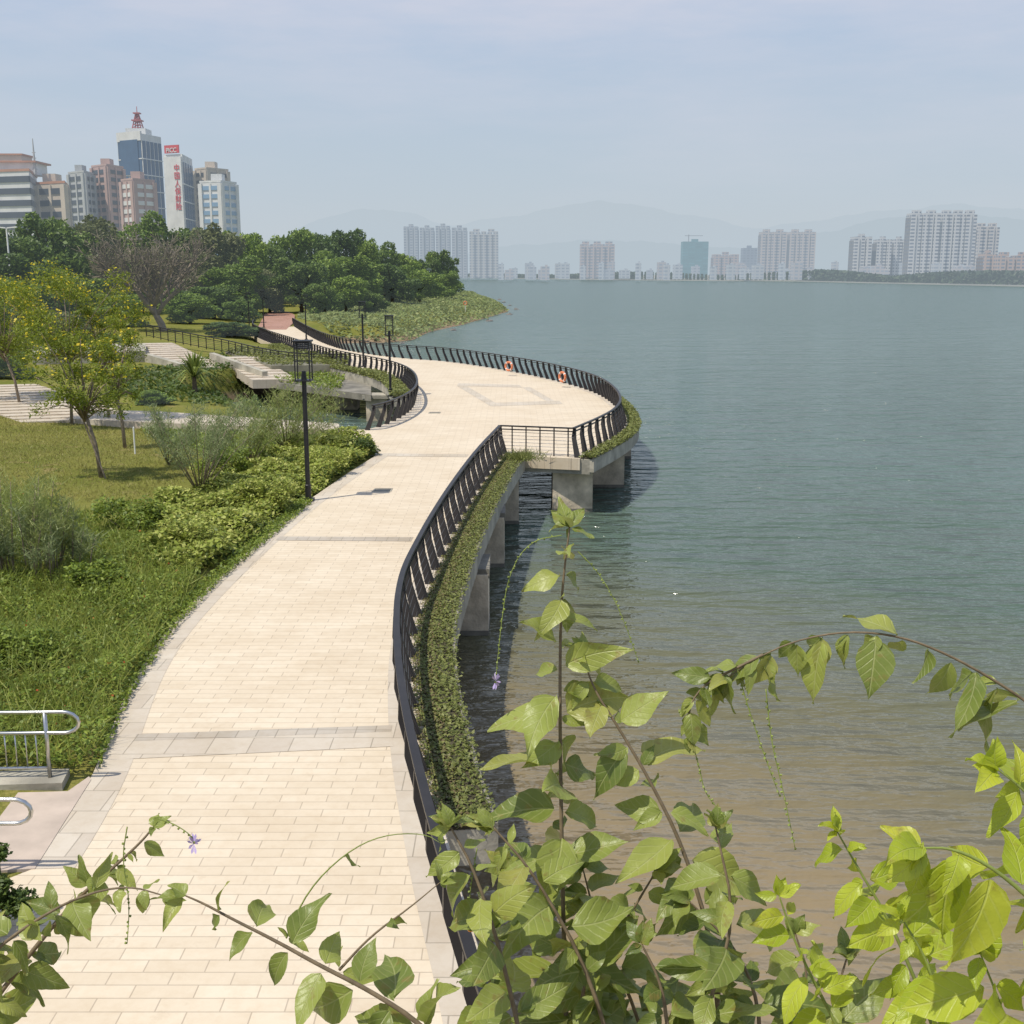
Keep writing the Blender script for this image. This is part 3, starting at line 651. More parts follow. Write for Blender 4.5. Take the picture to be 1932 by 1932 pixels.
place((1,3),-10,650,130,72,'green bushy shrub above the stone steps at left edge',cat='shrub')
place((1,4),282,726,85,60,'rounded green bush beside the yucca',cat='shrub')
place((1,2),465,735,70,66,'small green bush at the left rim of the inlet',cat='shrub')
place((1,1),200,620,80,100,'green bush at the left end of the terrace fence',cat='shrub')
# bare tree
M_barkb=plain('olive_brown_bark',(.20,.165,.12),.9,var=.3,haze=.05)
root=V(308,612,132); z0=tz1(root.x,root.y); r=empty('bare_tree',(root.x,root.y,z0),'large leafless olive brown tree with spreading branches','tree')
m=MB(); mt=MB(); rd=random.Random(5)
H=V(308,385,132).z-z0; tips=[]
def grow(p,d,L,rad,lev):
    pts=[p]; q=p.copy(); dd=d.copy()
    for i in range(4):
        dd=(dd+Vector((rd.gauss(0,.12),rd.gauss(0,.12),rd.gauss(.07 if lev<3 else .02,.08)))).normalized(); q=q+dd*L/4; pts.append(q.copy())
    (m if lev<3 else mt).tube(pts,[max(.03,rad*(1-.13*i)) for i in range(5)],6 if lev<2 else 4)
    if lev>=5: tips.append(q); return
    nb=[8,4,4,3,3][lev]
    for i in range(nb):
        t=rd.uniform(.35,1) if lev>0 else rd.uniform(.5,1); b=pts[min(4,int(t*4))]
        if lev==0:
            a=i/nb*6.28+rd.uniform(-.3,.3); el=rd.uniform(.6,1.35); nd=Vector((math.cos(a)*math.cos(el),math.sin(a)*math.cos(el)*.8,math.sin(el))).normalized(); LL=L*rd.uniform(1.0,1.3)
        else:
            ax=Vector((rd.gauss(0,1),rd.gauss(0,.8),rd.gauss(.35,.4))).normalized(); nd=(dd*.75+ax*.6).normalized(); LL=L*rd.uniform(.58,.76)
        grow(b,nd,LL,rad*.55,lev+1)
grow(Vector((root.x,root.y,z0-.3)),Vector((-.02,0,1)),H*.31,.5,0)
m.build('trunk',M_barkb,r,True); mt.build('twigs',M_barkb,r)
c=np.array([tuple(t) for t in tips]); c=np.repeat(c,2,0)+rng.normal(size=(len(c)*2,3))*.4
quads('sparse_foliage',leaves(c,.13),leafmat('dry_leaf',(.09,.09,.04),(.15,.15,.06),(.2,.2,.08),haze=.05),r,local=False)
# flowering trees
M_yt=leafmat('yellow_green_leaf',(.09,.13,.015),(.20,.26,.025),(.34,.38,.05),nscale=.8,trans=.4); M_yf=leafmat('yellow_flower',(.6,.46,.02),(.7,.56,.03),(.8,.66,.06))
def ytree(ub,vb,uc,vt,wpx,label,seed,nl=6000):
    b=G(ub,vb,.3); b.z=tz1(b.x,b.y); d=b.y*.98+1.4; top=V(uc,vt,d); H=top.z-b.z; W=wpx*d/F; cx=top.x-b.x
    r=empty('flowering_tree',b,label,'tree'); rd=random.Random(seed)
    th=H*.42; fork=b+Vector((cx*.7,0,th)); m=MB(); m.tube([b-Vector((0,0,.2)),b+Vector((cx*.25,.05,th*.5)),fork],[.08,.065,.055],8)
    lob=[]
    for k in range(34):
        a=rd.uniform(0,6.28); q=W*.5*math.sqrt(rd.random())*.9; zc=H*rd.uniform(.40,.95)*(1-.14*q/W); L=(b.x+cx+q*math.cos(a),b.y+q*math.sin(a)*.8,b.z+zc,W*rd.uniform(.07,.15)); lob.append(L)
        e=Vector(L[:3]); m.tube([fork-Vector((0,0,rd.uniform(0,.4))),fork.lerp(e,.5)+Vector((0,0,.15)),e],[.03,.018,.008],5)
    m.build('trunk',M_barkl,r,True)
    quads('crown',leaves(crown_pts(nl,lob,seed,.0),.075,.32),M_yt,r,local=False)
    c=crown_pts(nl//14,lob,seed+1,.85); c=c[c[:,2]>b.z+H*.62]; quads('blossoms',leaves(c,.06,.7),M_yf,r,local=False)
ytree(135,797,145,488,290,'largest yellow flowering tree on the lawn at left',1,nl=15000)
ytree(192,898,160,590,200,'leaning flowering tree nearest the camera, propped by a stake',2,nl=4600)
ytree(236,842,225,600,110,'slim flowering tree right of the propped one',3,nl=3000)
ytree(40,772,10,520,210,'flowering tree at the left frame edge',4,nl=10000)
ytree(206,792,200,560,120,'thin flowering tree behind the slim one',5,nl=3500)
b=G(200,905,.2); r=empty('tree_stake',b,'thin wooden stake propping the leaning flowering tree','stake'); MB().tube([b,b+Vector((-.75,.2,2.2))],.028,6).build('pole',M_barkl,r); MB().tube([b+Vector((-.70,.15,2.05)),b+Vector((-.74,.25,2.1))],.04,6).build('tie',M_rail,r)
b=G(255,855,.3); o=MB().tube([b-Vector((0,0,.2)),b+Vector((0,0,.95)),b+Vector((0,0,1.))],[.03,.03,.01],8).build('marker_post',M_white); tag(o,'short white marker post on the lawn','post')
def wispy(ub,vb,uc,vt,wpx,vbot,label,seed,mat=M_gry,n=5000,stems=9,bl=.2,bw=.011,sg=.22,br=0.):
    b=G(ub,vb,.15); b.z=tz1(b.x,b.y); d=b.y*.98+1.4; top=V(uc,vt,d); bot=V(uc,vbot,d); W=wpx*d/F; rd=random.Random(seed)
    r=empty('wispy_shrub',b,label,'shrub'); m=MB(); cs=[]
    for k in range(stems):
        a=rd.uniform(0,6.28); q=W*.55*math.sqrt(rd.random()); e=Vector((top.x+q*math.cos(a),b.y+q*math.sin(a),bot.z+(top.z-bot.z)*rd.uniform(.3,1)*(1-.2*q/W)))
        b2=b+Vector((math.cos(a)*q*br,math.sin(a)*q*br,0))
        mid=b2.lerp(e,.55)+Vector((0,0,.15)); m.tube([b2,mid,e],[.022,.013,.005],5)
        for t in np.linspace(.5,1,16):
            p=b2.lerp(mid,t/.55) if t<.55 else mid.lerp(e,(t-.55)/.45); cs.append((p.x,p.y,p.z))
    m.build('stems',M_barkl,r,True); c=np.array(cs); i=rng.integers(0,len(c),n); c=c[i]+rng.normal(size=(n,3))*np.array([sg,sg,sg*.8])*W/3
    quads('foliage',blades(c,bl,bw,1.1),mat,r,local=False); return r
M_fe=leafmat('feathery',(.15,.20,.05),(.27,.32,.09),(.40,.42,.16))
wispy(378,932,400,738,200,865,'tall wispy grey green shrub left of the nearest lamp',1,n=4200,stems=22,sg=.13)
wispy(318,880,330,745,120,830,'slender wispy shrub over the lawn edge',2,n=2000,stems=12,sg=.14)
wispy(540,850,550,718,190,840,'airy feathery shrub behind the nearest lamp',3,n=6000,stems=28,mat=M_fe,sg=.14)
wispy(470,880,470,750,150,865,'feathery shrub between tall wispy shrub and hedge',4,n=3600,stems=18,mat=M_fe,sg=.14)
wispy(-20,1090,-20,870,280,1070,'feathery pale willow-like shrub at the left edge above the ground cover',5,n=6500,stems=44,bl=.24,bw=.009,mat=M_fe,sg=.09,br=.8)
wispy(80,1090,80,930,200,1085,'pale feathery shrub beside the willow-like one',7,n=3800,stems=26,bl=.2,bw=.009,sg=.1,br=.8)
def bush(u,v,wpx,hpx,mat,label,seed,n=3500,ls=.05):
    b=G(u,v,.1); b.z=tz1(b.x,b.y)
    if v>1500: b.z=max(b.z,0)
    d=b.y*.98+1.4; W=wpx*d/F; H=hpx*d/F; r=empty('bush',b,label,'bush'); rd=random.Random(seed)
    lob=[(b.x+rd.uniform(-.38,.38)*W,b.y+rd.uniform(-.3,.3)*W,b.z+H*rd.uniform(.15,.75),W*rd.uniform(.12,.24)) for _ in range(14)]
    m=MB(); [m.tube([b,Vector(L[:3])],[.02,.008],5) for L in lob]; m.build('stems',M_bark,r)
    quads('foliage',leaves(crown_pts(n,lob,seed,.2),ls,.55,.8),mat,r,local=False)
bush(250,1010,140,80,M_g1,'mid green bush with few flowers left of the hedge',1)
bush(340,1040,130,80,M_hed,'bright variegated bush at near end of the hedge',2)
bush(180,1120,130,70,M_g1,'green bush in the middle of the ground cover',3)
bush(60,1240,150,70,M_g1,'leafy green bush at the left edge above the handrail',9)
bush(500,960,110,70,M_hed,'yellow green bush beside the nearest lamp base',4)
bush(430,900,110,70,M_g1,'green bush under the tall wispy shrub',5)
bush(680,855,70,36,M_dk,'dark low bush at the far tip of the hedge',6,n=2500)
bush(610,885,110,50,M_hed,'yellow green bush right of the nearest lamp',7)
bush(-10,1740,140,220,M_dk,'dark shrub at the lower left edge below the handrail',8,n=8000,ls=.03)
b=G(368,742,.1); b.z=tz1(b.x,b.y); r=empty('yucca',b,'spiky yucca with long arching blades beside the stairs','yucca')
MB().tube([b,b+Vector((0,0,1.))],[.16,.12],8).build('trunk',M_bark,r)
m=MB(); rd=random.Random(3)
for k in range(90):
    a=rd.uniform(0,6.28); el=rd.uniform(-.1,1.4); L=rd.uniform(1.3,2.1); d=Vector((math.cos(a)*math.cos(el),math.sin(a)*math.cos(el),math.sin(el))); s=Vector((-math.sin(a),math.cos(a),0))*.07
    p0=b+Vector((0,0,1.)); p1=p0+d*L*.55+Vector((0,0,.06)); p2=p0+d*L-Vector((0,0,.3*L*math.cos(el)))
    m.add([p0-s*.5,p0+s*.5,p1+s,p1-s,p2],[(0,1,2,3),(3,2,4)])
m.build('blades',leafmat('yucca_leaf',(.10,.14,.03),(.19,.25,.05),(.3,.34,.09)),r)
# ------------------------------------------------------------ left city
def hz_mat(name,col,rough=.6,h=.18,var=.1): return plain(name,col,rough,0,h,var,.3)
W_white=hz_mat('tower_white',(.6,.6,.58)); W_glass=hz_mat('blue_glass',(.05,.10,.18),.25); W_dark=hz_mat('dark_window',(.05,.06,.075),.3); W_pink=hz_mat('pink_render',(.42,.29,.25)); W_beige=hz_mat('beige_render',(.5,.43,.35)); W_grey=hz_mat('grey_render',(.38,.39,.39)); W_or=hz_mat('muted_orange_tile',(.40,.20,.12)); W_red=hz_mat('red_sign',(.52,.06,.07),h=.16)
def building(name,label,uL,uC,uR,vtop,D,dl,dr,wall,win,n_st=3.2,zlo=8.,mode='h',parapet=True,winh=.5,roofm=None,strip_n=6,fill=.86,piers=True):
    C=V(uC,515,D); L=V(uL,515,D+dl); R=V(uR,515,D+dr); zt=V(uC,vtop,D).z
    for p in (C,L,R): p.z=0
    Q=L+R-C; r=empty(name,(C.x,C.y,0),label,'building'); MB().prism([(p.x,p.y) for p in (C,R,Q,L)],-1,zt).build('wall',wall,r)
    if parapet:
        cen=(L+R)/2; MB().prism([(cen.x+(p.x-cen.x)*1.02,cen.y+(p.y-cen.y)*1.02) for p in (C,R,Q,L)],zt+.01,zt+.7).build('roof',roofm or wall,r)
        MB().box((cen.x,cen.y,zt+2.1),((R-L).length*.3,5,2.8)).build('roof_house',wall,r)
    for A,Bp in ((L,C),(C,R)):
        d=(Bp-A); ln=d.length
        if ln<2: continue
        d.normalize(); nrm=Vector((d.y,-d.x,0))
        if mode=='h':
            z=zt-2.2; src=None; k=0
            while z>zlo and k<26:
                a=A+d*ln*(1-fill)/2+nrm*.05; b2=A+d*ln*(1+fill)/2+nrm*.05
                if src is None:
                    zz0=z; src=MB().bar((a.x,a.y,z),(b2.x,b2.y,z),.5,n_st*winh).build('window_band',win,r)
                else:
                    c=src.copy(); COL.objects.link(c); c.location=(0,0,z-zz0)
                z-=n_st; k+=1
            if piers:
                npz=max(2,int(ln/5))
                for k in range(npz+1):
                    p=A+d*(ln*(.04+.92*k/npz)); MB().box((p.x,p.y,(zt+zlo)/2),(.9 if k%2 else 1.8,.9 if k%2 else 1.5,zt-zlo-.8),math.atan2(d.y,d.x)).build('pier',wall,r)
        else:
            for k in range(strip_n):
                f=(k+.5)/strip_n; p=A+d*ln*f+nrm*.02; MB().box((p.x,p.y,(zt+zlo)/2-1.5),(ln/strip_n*.7,.5,zt-zlo-3),math.atan2(d.y,d.x)).build('window_strip',win,r)
            nf=int((zt-zlo)/7)
            for k in range(1,nf):
                z=zlo+k*7; a=A+nrm*.25; b2=Bp+nrm*.25; MB().bar((a.x,a.y,z),(b2.x,b2.y,z),.3,.45).build('floor_line',wall,r)
    return r,C,L,R,zt
r,C,L,R,zt=building('hotel','white banded hotel with muted orange roof trim at far left',-90,70,84,326,340,10,25,W_white,W_dark,3.4,6,winh=.5,roofm=W_or,fill=1.,piers=False)
c=V(20,300,350); MB().box((c.x,c.y,zt+1.8),(18,10,3.4)).build('rooftop_storey',W_white,r); MB().box((c.x,c.y,zt+3.75),(20,12,.5)).build('roof_trim',W_or,r); MB().box((c.x-2,c.y,zt+4.9),(14,8,1.8)).build('rooftop_storey',W_beige,r); MB().box((c.x-2,c.y,zt+6.),(15,9,.4)).build('roof_trim',W_or,r)
p=V(64,295,345); m=MB(); m.tube([(p.x,p.y,zt),(p.x,p.y,V(64,262,345).z)],[.5,.12],5); [m.box((p.x,p.y,zt+k*1.6),(1.6-.15*k,.3,.25)) for k in range(1,5)]; m.build('antenna',W_grey,r)
building('office_block','low wing with orange rooftop pavilions beside the banded hotel',82,135,142,348,345,6,18,W_beige,W_dark,3.4,6,roofm=W_or)
building('apartment_block','grey white apartment block left of the pink one',143,172,190,328,470,8,12,W_grey,W_dark,3.1,8)
building('apartment_block','pink apartment block with stepped roof left of the tall tower',187,215,246,316,480,8,12,W_pink,W_dark,3.1,8)
r,C,L,R,zt=building('office_tower','tall blue glass and white tower with red lattice mast',238,283,319,258,520,8,14,W_white,W_glass,3.4,8,mode='v',strip_n=5,parapet=False)
c=(L+R)/2; MB().box((c.x,c.y,zt+1.5),(9,9,3)).build('roof_house',W_white,r)
ang=math.atan2((C-L).y,(C-L).x); pl=L.lerp(C,.5)
MB().box((pl.x,pl.y-.2,V(260,300,520).z),((C-L).length*.72,.9,15),ang).build('glass_panel',W_glass,r)
MB().box((pl.x,pl.y-.1,V(260,262,520).z),((C-L).length*.98,.9,4),ang).build('top_panel',W_white,r)
m=MB(); zc=zt+3; zm=V(264,203,525).z; bx_,by_=V(264,300,526).x,V(264,300,526).y
for a,b in ((-1,-1),(1,-1),(1,1),(-1,1)): m.bar((bx_+a*2.2,by_+b*2.2,zc),(bx_+a*.5,by_+b*.5,zc+(zm-zc)*.7),.4,.4)
for k in range(6):
    s=2.2-k*.3; z=zc+(zm-zc)*.12*k
    for a in (-1,1): m.bar((bx_-s,by_+a*s,z),(bx_+s,by_+a*s,z),.25,.25); m.bar((bx_-s,by_-s,z),(bx_+s,by_-s,z+1.4),.2,.2)
m.box((bx_,by_,zc+(zm-zc)*.42),(4.4,4.4,.5)); m.box((bx_,by_,zc+(zm-zc)*.72),(3,3,.5)); m.tube([(bx_,by_,zc),(bx_,by_,zm)],[.4,.15],6); m.build('lattice_mast',hz_mat('mast_red',(.4,.1,.1)),r)
building('apartment_block','short pink and white block in front of the tall tower',240,262,302,342,440,6,9,W_pink,W_white,3.1,8)
r,C,L,R,zt=building('office_tower','white tower with vertical red lettering and red rooftop sign',322,356,374,295,480,4,22,W_white,W_glass,3.3,8,mode='v',strip_n=4,parapet=False)
d=(C-L).normalized(); ang=math.atan2(d.y,d.x); nr=Vector((d.y,-d.x,0)); ctr=L.lerp(C,.5)
MB().box((ctr.x+nr.x*.2,ctr.y+nr.y*.2,zt/2+5),((C-L).length*.94,.9,zt-12),ang).build('sign_facade',W_white,r)
def text(body,size,loc,parent,mat,name='lettering',ln=1.):
    cu=bpy.data.curves.new(name,'FONT'); cu.body=body; cu.size=size; cu.align_x='CENTER'; cu.align_y='TOP'; cu.extrude=.05; cu.space_line=ln; cu.offset=.03*size/3
    t=bpy.data.objects.new('tmp',cu); COL.objects.link(t); bpy.context.view_layer.update()
    me=bpy.data.meshes.new_from_object(t.evaluated_get(bpy.context.evaluated_depsgraph_get())); bpy.data.objects.remove(t)
    o=bpy.data.objects.new(name,me); COL.objects.link(o); o.rotation_euler=(math.pi/2,0,ang); o.parent=parent; o.location=Vector(loc)-ORG[parent.name]; me.materials.clear(); me.materials.append(mat); return o
q=L.lerp(C,.74)+nr*.85; text("中\n国\n人\n保\n财\n险",3.1,(q.x,q.y,V(350,314,480).z),r,W_red,ln=1.)
MB().box((ctr.x+nr.x*.4,ctr.y+nr.y*.4,V(343,287,480).z+.3),((C-L).length*.78,.4,3.2),ang).build('rooftop_sign',W_red,r)
q=ctr+nr*.8; text("PICC",2.6,(q.x,q.y,V(343,282,480).z),r,W_white)
building('apartment_block','beige apartment tower right of the red lettered tower',378,400,440,322,500,6,10,W_beige,W_dark,3.1,8)
building('office_tower','white tower with pale blue window bands at right end of skyline',386,425,454,346,460,4,10,W_white,hz_mat('pale_glass',(.20,.32,.45),.3),3.2,8)
# ------------------------------------------------------------ far shore
fs=[G(u,v,WZ) for u,v in [(700,522.5),(870,523),(1000,526.5),(1200,529),(1500,531),(1620,534),(1932,541),(2500,552)]]
poly=[(p.x,p.y) for p in fs]+[(4500,3500),(4500,7000),(-3000,7000),(-900,2500)]
o=MB().prism(poly,-4,-1.2).build('far_shore',plain('far_shore_soil',(.3,.27,.2),.9,0,.45,.3,.01)); tag(o,kind='structure')
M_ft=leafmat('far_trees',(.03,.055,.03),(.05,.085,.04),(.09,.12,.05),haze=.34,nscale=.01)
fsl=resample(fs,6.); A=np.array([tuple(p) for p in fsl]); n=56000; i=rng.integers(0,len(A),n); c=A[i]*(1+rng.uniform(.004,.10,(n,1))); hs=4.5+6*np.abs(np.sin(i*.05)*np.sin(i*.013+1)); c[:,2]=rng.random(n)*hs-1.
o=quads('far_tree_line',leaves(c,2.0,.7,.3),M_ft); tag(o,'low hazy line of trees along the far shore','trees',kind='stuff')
FM={}
def fmat(col,win,h,bw=5,rh=3.4,ms=.9):
    k=(col,win,h,bw)
    if k not in FM: FM[k]=facade('far_facade',col,win,h,bw,rh,ms)
    return FM[k]
def tower(u0,u1,vt,D,col,label,group=None,win=(.10,.12,.15),h=.5,bw=5.,slots=0,dep=18):
    uc=(u0+u1)/2; a=V(u0,515,D); b=V(u1,515,D); zt=V(uc,vt,D).z; W=b.x-a.x; y=a.y; cx=(a.x+b.x)/2; r=empty('far_tower',(cx,y,0),label,'building',group); mt=fmat(col,win,h,bw)
    n=max(1,slots)
    if n==1: MB().box((cx,y+dep/2,zt/2),(W,dep,zt),0).build('wall',mt,r)
    else:
        for k in range(n):
            x=a.x+W*(k+.5)/n; MB().box((x,y+dep/2+(k%2)*2,zt/2),(W/n*.78,dep,zt-(k%2)*2.5)).build('wall',mt,r)
        MB().box((cx,y+dep/2+3,zt/2-2),(W*.96,dep-2,zt-4)).build('core',fmat(tuple(x*.35 for x in col),win,h,bw),r)
    for k in range(max(1,n//2)):
        x=a.x+W*(k+.5)/max(1,n//2); MB().box((x,y+dep/2,zt+1.2),(min(W*.3,8),6,4)).build('roof_house',mt,r)
    return r
gr='towers across the lake'
wc=(.52,.51,.49); tw=[
(762,790,428,1500,(.36,.36,.36),'hazy tower standing leftmost of the four joined towers across the lake',3),(792,820,430,1500,(.36,.36,.36),'second from left of the four hazy grey towers behind the tree belt',3),(822,850,427,1500,(.36,.36,.36),'third from left of the four hazy grey towers behind the tree belt',3),(852,882,430,1500,(.36,.36,.36),'rightmost of the four hazy grey towers behind the tree belt',3),
(885,941,437,1450,(.46,.42,.37),'broad hazy beige tower just right of the tree belt',5),
(1094,1160,461,1350,(.46,.33,.27),'isolated pinkish brown block in the middle of far shore',7),
(1401,1427,468,1500,(.2,.23,.27),'small dark grey hazy block left of the wide slab building',1),
(1433,1483,438,1400,(.48,.39,.33),'left half of the wide beige slab pair on far shore',5),(1487,1537,438,1400,(.48,.39,.33),'right half of the wide beige slab pair on far shore',5),
(1344,1395,480,1500,(.42,.3,.25),'low pinkish block beside the dark grey one',3),
(1608,1643,447,1250,wc,'white tower at left end of the right cluster',3),(1652,1680,452,1250,wc,'second white tower of right cluster',3),(1684,1709,452,1260,wc,'white tower just left of the tallest pair',3),
(1713,1768,403,1150,wc,'left tower of the tallest white pair on far shore',5),(1772,1838,403,1150,wc,'right tower of the tallest white pair on far shore',6),
(1839,1882,427,1200,(.5,.46,.42),'beige and white tower right of the tallest pair',4),
(1880,1990,482,1100,(.42,.3,.24),'brown low block at the right edge of far shore',6),(1855,1880,478,1110,(.42,.3,.24),'small brown block beneath the beige tower',2)]
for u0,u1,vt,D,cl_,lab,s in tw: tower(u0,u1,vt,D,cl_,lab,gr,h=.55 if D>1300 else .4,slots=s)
r=tower(1287,1335,456,1450,(.08,.22,.23),'teal netted tower under construction with a crane on top',None,win=(.06,.18,.19),h=.5,bw=9,slots=1)
p=V(1300,456,1450); M_cr=plain('crane_grey',(.25,.25,.25),.6,0,.5); m=MB(); m.bar((p.x,p.y+4,p.z),(p.x,p.y+4,p.z+9),1.,1.); m.bar((p.x-5,p.y+4,p.z+7.5),(p.x+18,p.y+4,p.z+7.5),.7,.7); m.build('crane',M_cr,r)
rd=random.Random(9)
for k in range(60):
    u=rd.uniform(945,1930)
    D=rd.uniform(1100,1500); wv=rd.uniform(7,22); vt=rd.uniform(494,510); cl_=rd.choice([(.45,.45,.44),(.42,.40,.37),(.36,.36,.37),(.42,.34,.3)])
    a=V(u,515,D); zt=V(u,vt,D).z; W=wv*D/F
    r=empty('far_building',(a.x,a.y,0),'small low hazy building among the trees on the far shore','building','low buildings along the far shore')
    MB().box((a.x,a.y,zt/2),(W,12,zt)).build('wall',fmat(cl_,(.15,.17,.2),.58),r); MB().box((a.x+W*.15,a.y,zt+.8),(W*.3,6,1.6)).build('roof_house',fmat(cl_,(.15,.17,.2),.58),r)
a=G(885,520,WZ); b=G(1010,523,WZ); o=MB().bar((a.x,a.y-200,-.4),(b.x,b.y-60,-.4),6,2.2).build('causeway',plain('causeway_grey',(.3,.3,.3),.8,0,.5)); tag(o,'low hazy causeway joining the far shore behind headland','causeway')
def ridge(prof,D,haze,col,seed,hc):
    rd=random.Random(seed); xs=np.linspace(prof[0][0],prof[-1][0],260); pr=np.array(prof,float)
    ysx=[]
    for x in xs:
        j=min(max(int(np.searchsorted(pr[:,0],x))-1,0),len(pr)-2); t=(x-pr[j,0])/(pr[j+1,0]-pr[j,0]); t2=(1-math.cos(math.pi*min(max(t,0),1)))/2; t=.5*t2+.5*t; ysx.append(pr[j,1]*(1-t)+pr[j+1,1]*t)
    m=MB(); vs=[]; rows=[(-900,0.),(-450,.5),(0,1.),(600,.5),(1200,0.)]
    for x,v in zip(xs,ysx):
        v+=1.5*math.sin(x*.043+seed)+1.*math.sin(x*.11+seed*2)+.5*math.sin(x*.31)+rd.uniform(-.35,.35); t=V(x,v,D)
        for dy,f in rows: vs.append((t.x*(1+dy/D),t.y+dy,(t.z+3)*f-3))
    k=len(rows); fs_=[(i*k+j,(i+1)*k+j,(i+1)*k+j+1,i*k+j+1) for i in range(len(xs)-1) for j in range(k-1)]
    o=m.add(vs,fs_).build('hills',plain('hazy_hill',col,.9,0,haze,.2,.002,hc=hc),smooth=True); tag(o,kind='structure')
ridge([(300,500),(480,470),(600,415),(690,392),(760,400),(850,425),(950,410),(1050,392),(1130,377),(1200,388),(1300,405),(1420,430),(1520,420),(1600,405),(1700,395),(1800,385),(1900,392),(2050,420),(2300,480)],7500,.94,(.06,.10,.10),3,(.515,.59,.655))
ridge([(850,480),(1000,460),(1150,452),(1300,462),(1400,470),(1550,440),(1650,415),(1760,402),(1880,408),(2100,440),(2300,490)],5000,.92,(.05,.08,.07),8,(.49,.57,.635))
# ------------------------------------------------------------ foreground branches
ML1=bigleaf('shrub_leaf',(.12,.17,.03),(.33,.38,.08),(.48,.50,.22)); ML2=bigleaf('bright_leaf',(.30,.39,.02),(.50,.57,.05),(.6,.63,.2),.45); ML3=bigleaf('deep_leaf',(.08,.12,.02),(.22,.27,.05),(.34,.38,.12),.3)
M_stem=plain('shrub_stem',(.16,.12,.07),.8,var=.3,scale=60); M_stemg=plain('green_stem',(.2,.25,.05),.7,var=.2,scale=60)
M_flow=plain('lilac_flower',(.45,.36,.6),.6); M_ber=plain('orange_berry',(.75,.3,.02),.35)
class LeafSet:
    def __init__(s): s.v=[]; s.f=[]; s.uv=[]
    def leaf(s,p,d,nrm,L,W,curl,rd):
        d=d.normalized(); sd=d.cross(nrm)
        if sd.length<.05: sd=d.cross(Vector((.3,.2,1)))
        sd.normalize(); up=sd.cross(d).normalized(); NS=15; base=len(s.v); ph=rd.uniform(0,6.28); fold=rd.uniform(-.05,.5); tw=rd.uniform(-.8,.8); bend=rd.uniform(-.3,.3); ex=rd.uniform(.68,.85); asy=rd.uniform(.88,1.12); wav=rd.uniform(.05,.14)
        for i in range(NS):
            t=i/(NS-1)
            c=p+d*L*(t-.15*curl*t*t)+up*(-L*curl*.5*t*t)+sd*L*bend*t*t
            w=W*.5*(math.sin(math.pi*t**ex)**.95)*(1-.35*t) if 0<t<1 else .0
            w*=1.25*(1+(.018 if i%2 else -.018)+.05*math.sin(t*7+ph))
            s2=(sd*math.cos(tw*t)+up*math.sin(tw*t)); u2=(up*math.cos(tw*t)-sd*math.sin(tw*t))
            for a in (-1,-.5,0,.5,1):
                ww=w*(asy if a>0 else 2-asy)
                q=c+s2*a*ww+u2*(abs(a)**1.5*w*fold+wav*W*math.sin(t*9+ph+a*2)*a*a); s.v.append(tuple(q)); s.uv.append((.5+a*.5*(w/(W*.55) if W else 0),t))
        for i in range(NS-1):
            for k in range(4): b=base+i*5+k; s.f.append((b,b+1,b+6,b+5))
    def build(s,name,mat,parent):
        o_=ORG[parent.name]; me=bpy.data.meshes.new(name); me.from_pydata([(x-o_.x,y-o_.y,z-o_.z) for x,y,z in s.v],[],s.f)
        ul=me.uv_layers.new(name='UVMap'); vi=np.zeros(len(me.loops),dtype=np.int32); me.loops.foreach_get('vertex_index',vi); ul.data.foreach_set('uv',np.array(s.uv)[vi].ravel())
        me.polygons.foreach_set('use_smooth',[True]*len(me.polygons)); me.materials.append(mat); o=bpy.data.objects.new(name,me); COL.objects.link(o); o.parent=parent; return o
FWD=Vector((0,cp,-sp_))
def branch(label,px,d0,lpx,spx,mat,seed,r0=.004,stemm=None,tipn=4,droop=.35,sidef=1.,skip=0,spread=.5,extra=.2):
    rd=random.Random(seed); pts=[V(u,v,d0 if len(t)==0 else t[0]) for (u,v,*t) in px]; sm=smoothp(pts,2); root=empty('shrub_branch',pts[0],label,'branch')
    n=len(sm); MB().tube(sm,[r0*.8*(1-.75*i/(n-1)) for i in range(n)],7).build('stem',stemm or M_stem,root,True)
    L0=lpx*.97*d0/F; st=spx*.78*d0/F; rs=resample(sm,st); N_=len(rs); ls=LeafSet()
    for i in range(skip,N_):
        T=(rs[min(i+1,N_-1)]-rs[max(i-1,0)]).normalized(); tfrac=i/(N_-1)
        sz=1.-.55*max(0,(tfrac-.7)/.3)
        phi=(i%2)*math.pi/2*.7+rd.uniform(-.45,.45)
        s0=T.cross(-FWD); s0=s0.normalized() if s0.length>.05 else Vector((1,0,0)); s1=T.cross(s0).normalized()
        for sg in (-1,1):
            for rep in range(2 if rd.random()<extra else 1):
                if rd.random()<.1: continue
                ph2=phi+(rd.uniform(-.8,.8) if rep else 0)
                side=(s0*math.cos(ph2)+s1*math.sin(ph2))*sg
                dr=(side*sidef+T*rd.uniform(.1,spread+.3)+Vector((0,0,-droop*rd.uniform(.1,1.8)))).normalized()
                nm=(Vector((0,-.55,.85))+Vector((rd.gauss(0,.45),rd.gauss(0,.4),0))).normalized()
                L=L0*sz*rd.uniform(.5,1.25)*(.6 if rep else 1); pb=rs[i]+dr*.1*L
                ls.leaf(pb,dr,nm,L,L*rd.uniform(.40,.55),rd.uniform(0,1.2),rd)
    for k in range(tipn):
        T=(rs[-1]-rs[-2]).normalized(); dr=(T+Vector((rd.gauss(0,.6),rd.gauss(0,.6),rd.gauss(.1,.3)))).normalized(); ls.leaf(rs[-1],dr,Vector((rd.gauss(0,.3),-.5,1)).normalized(),L0*.5*rd.uniform(.6,1.1),L0*.22,rd.uniform(.1,.6),rd)
    ls.build('foliage',mat,root); return root
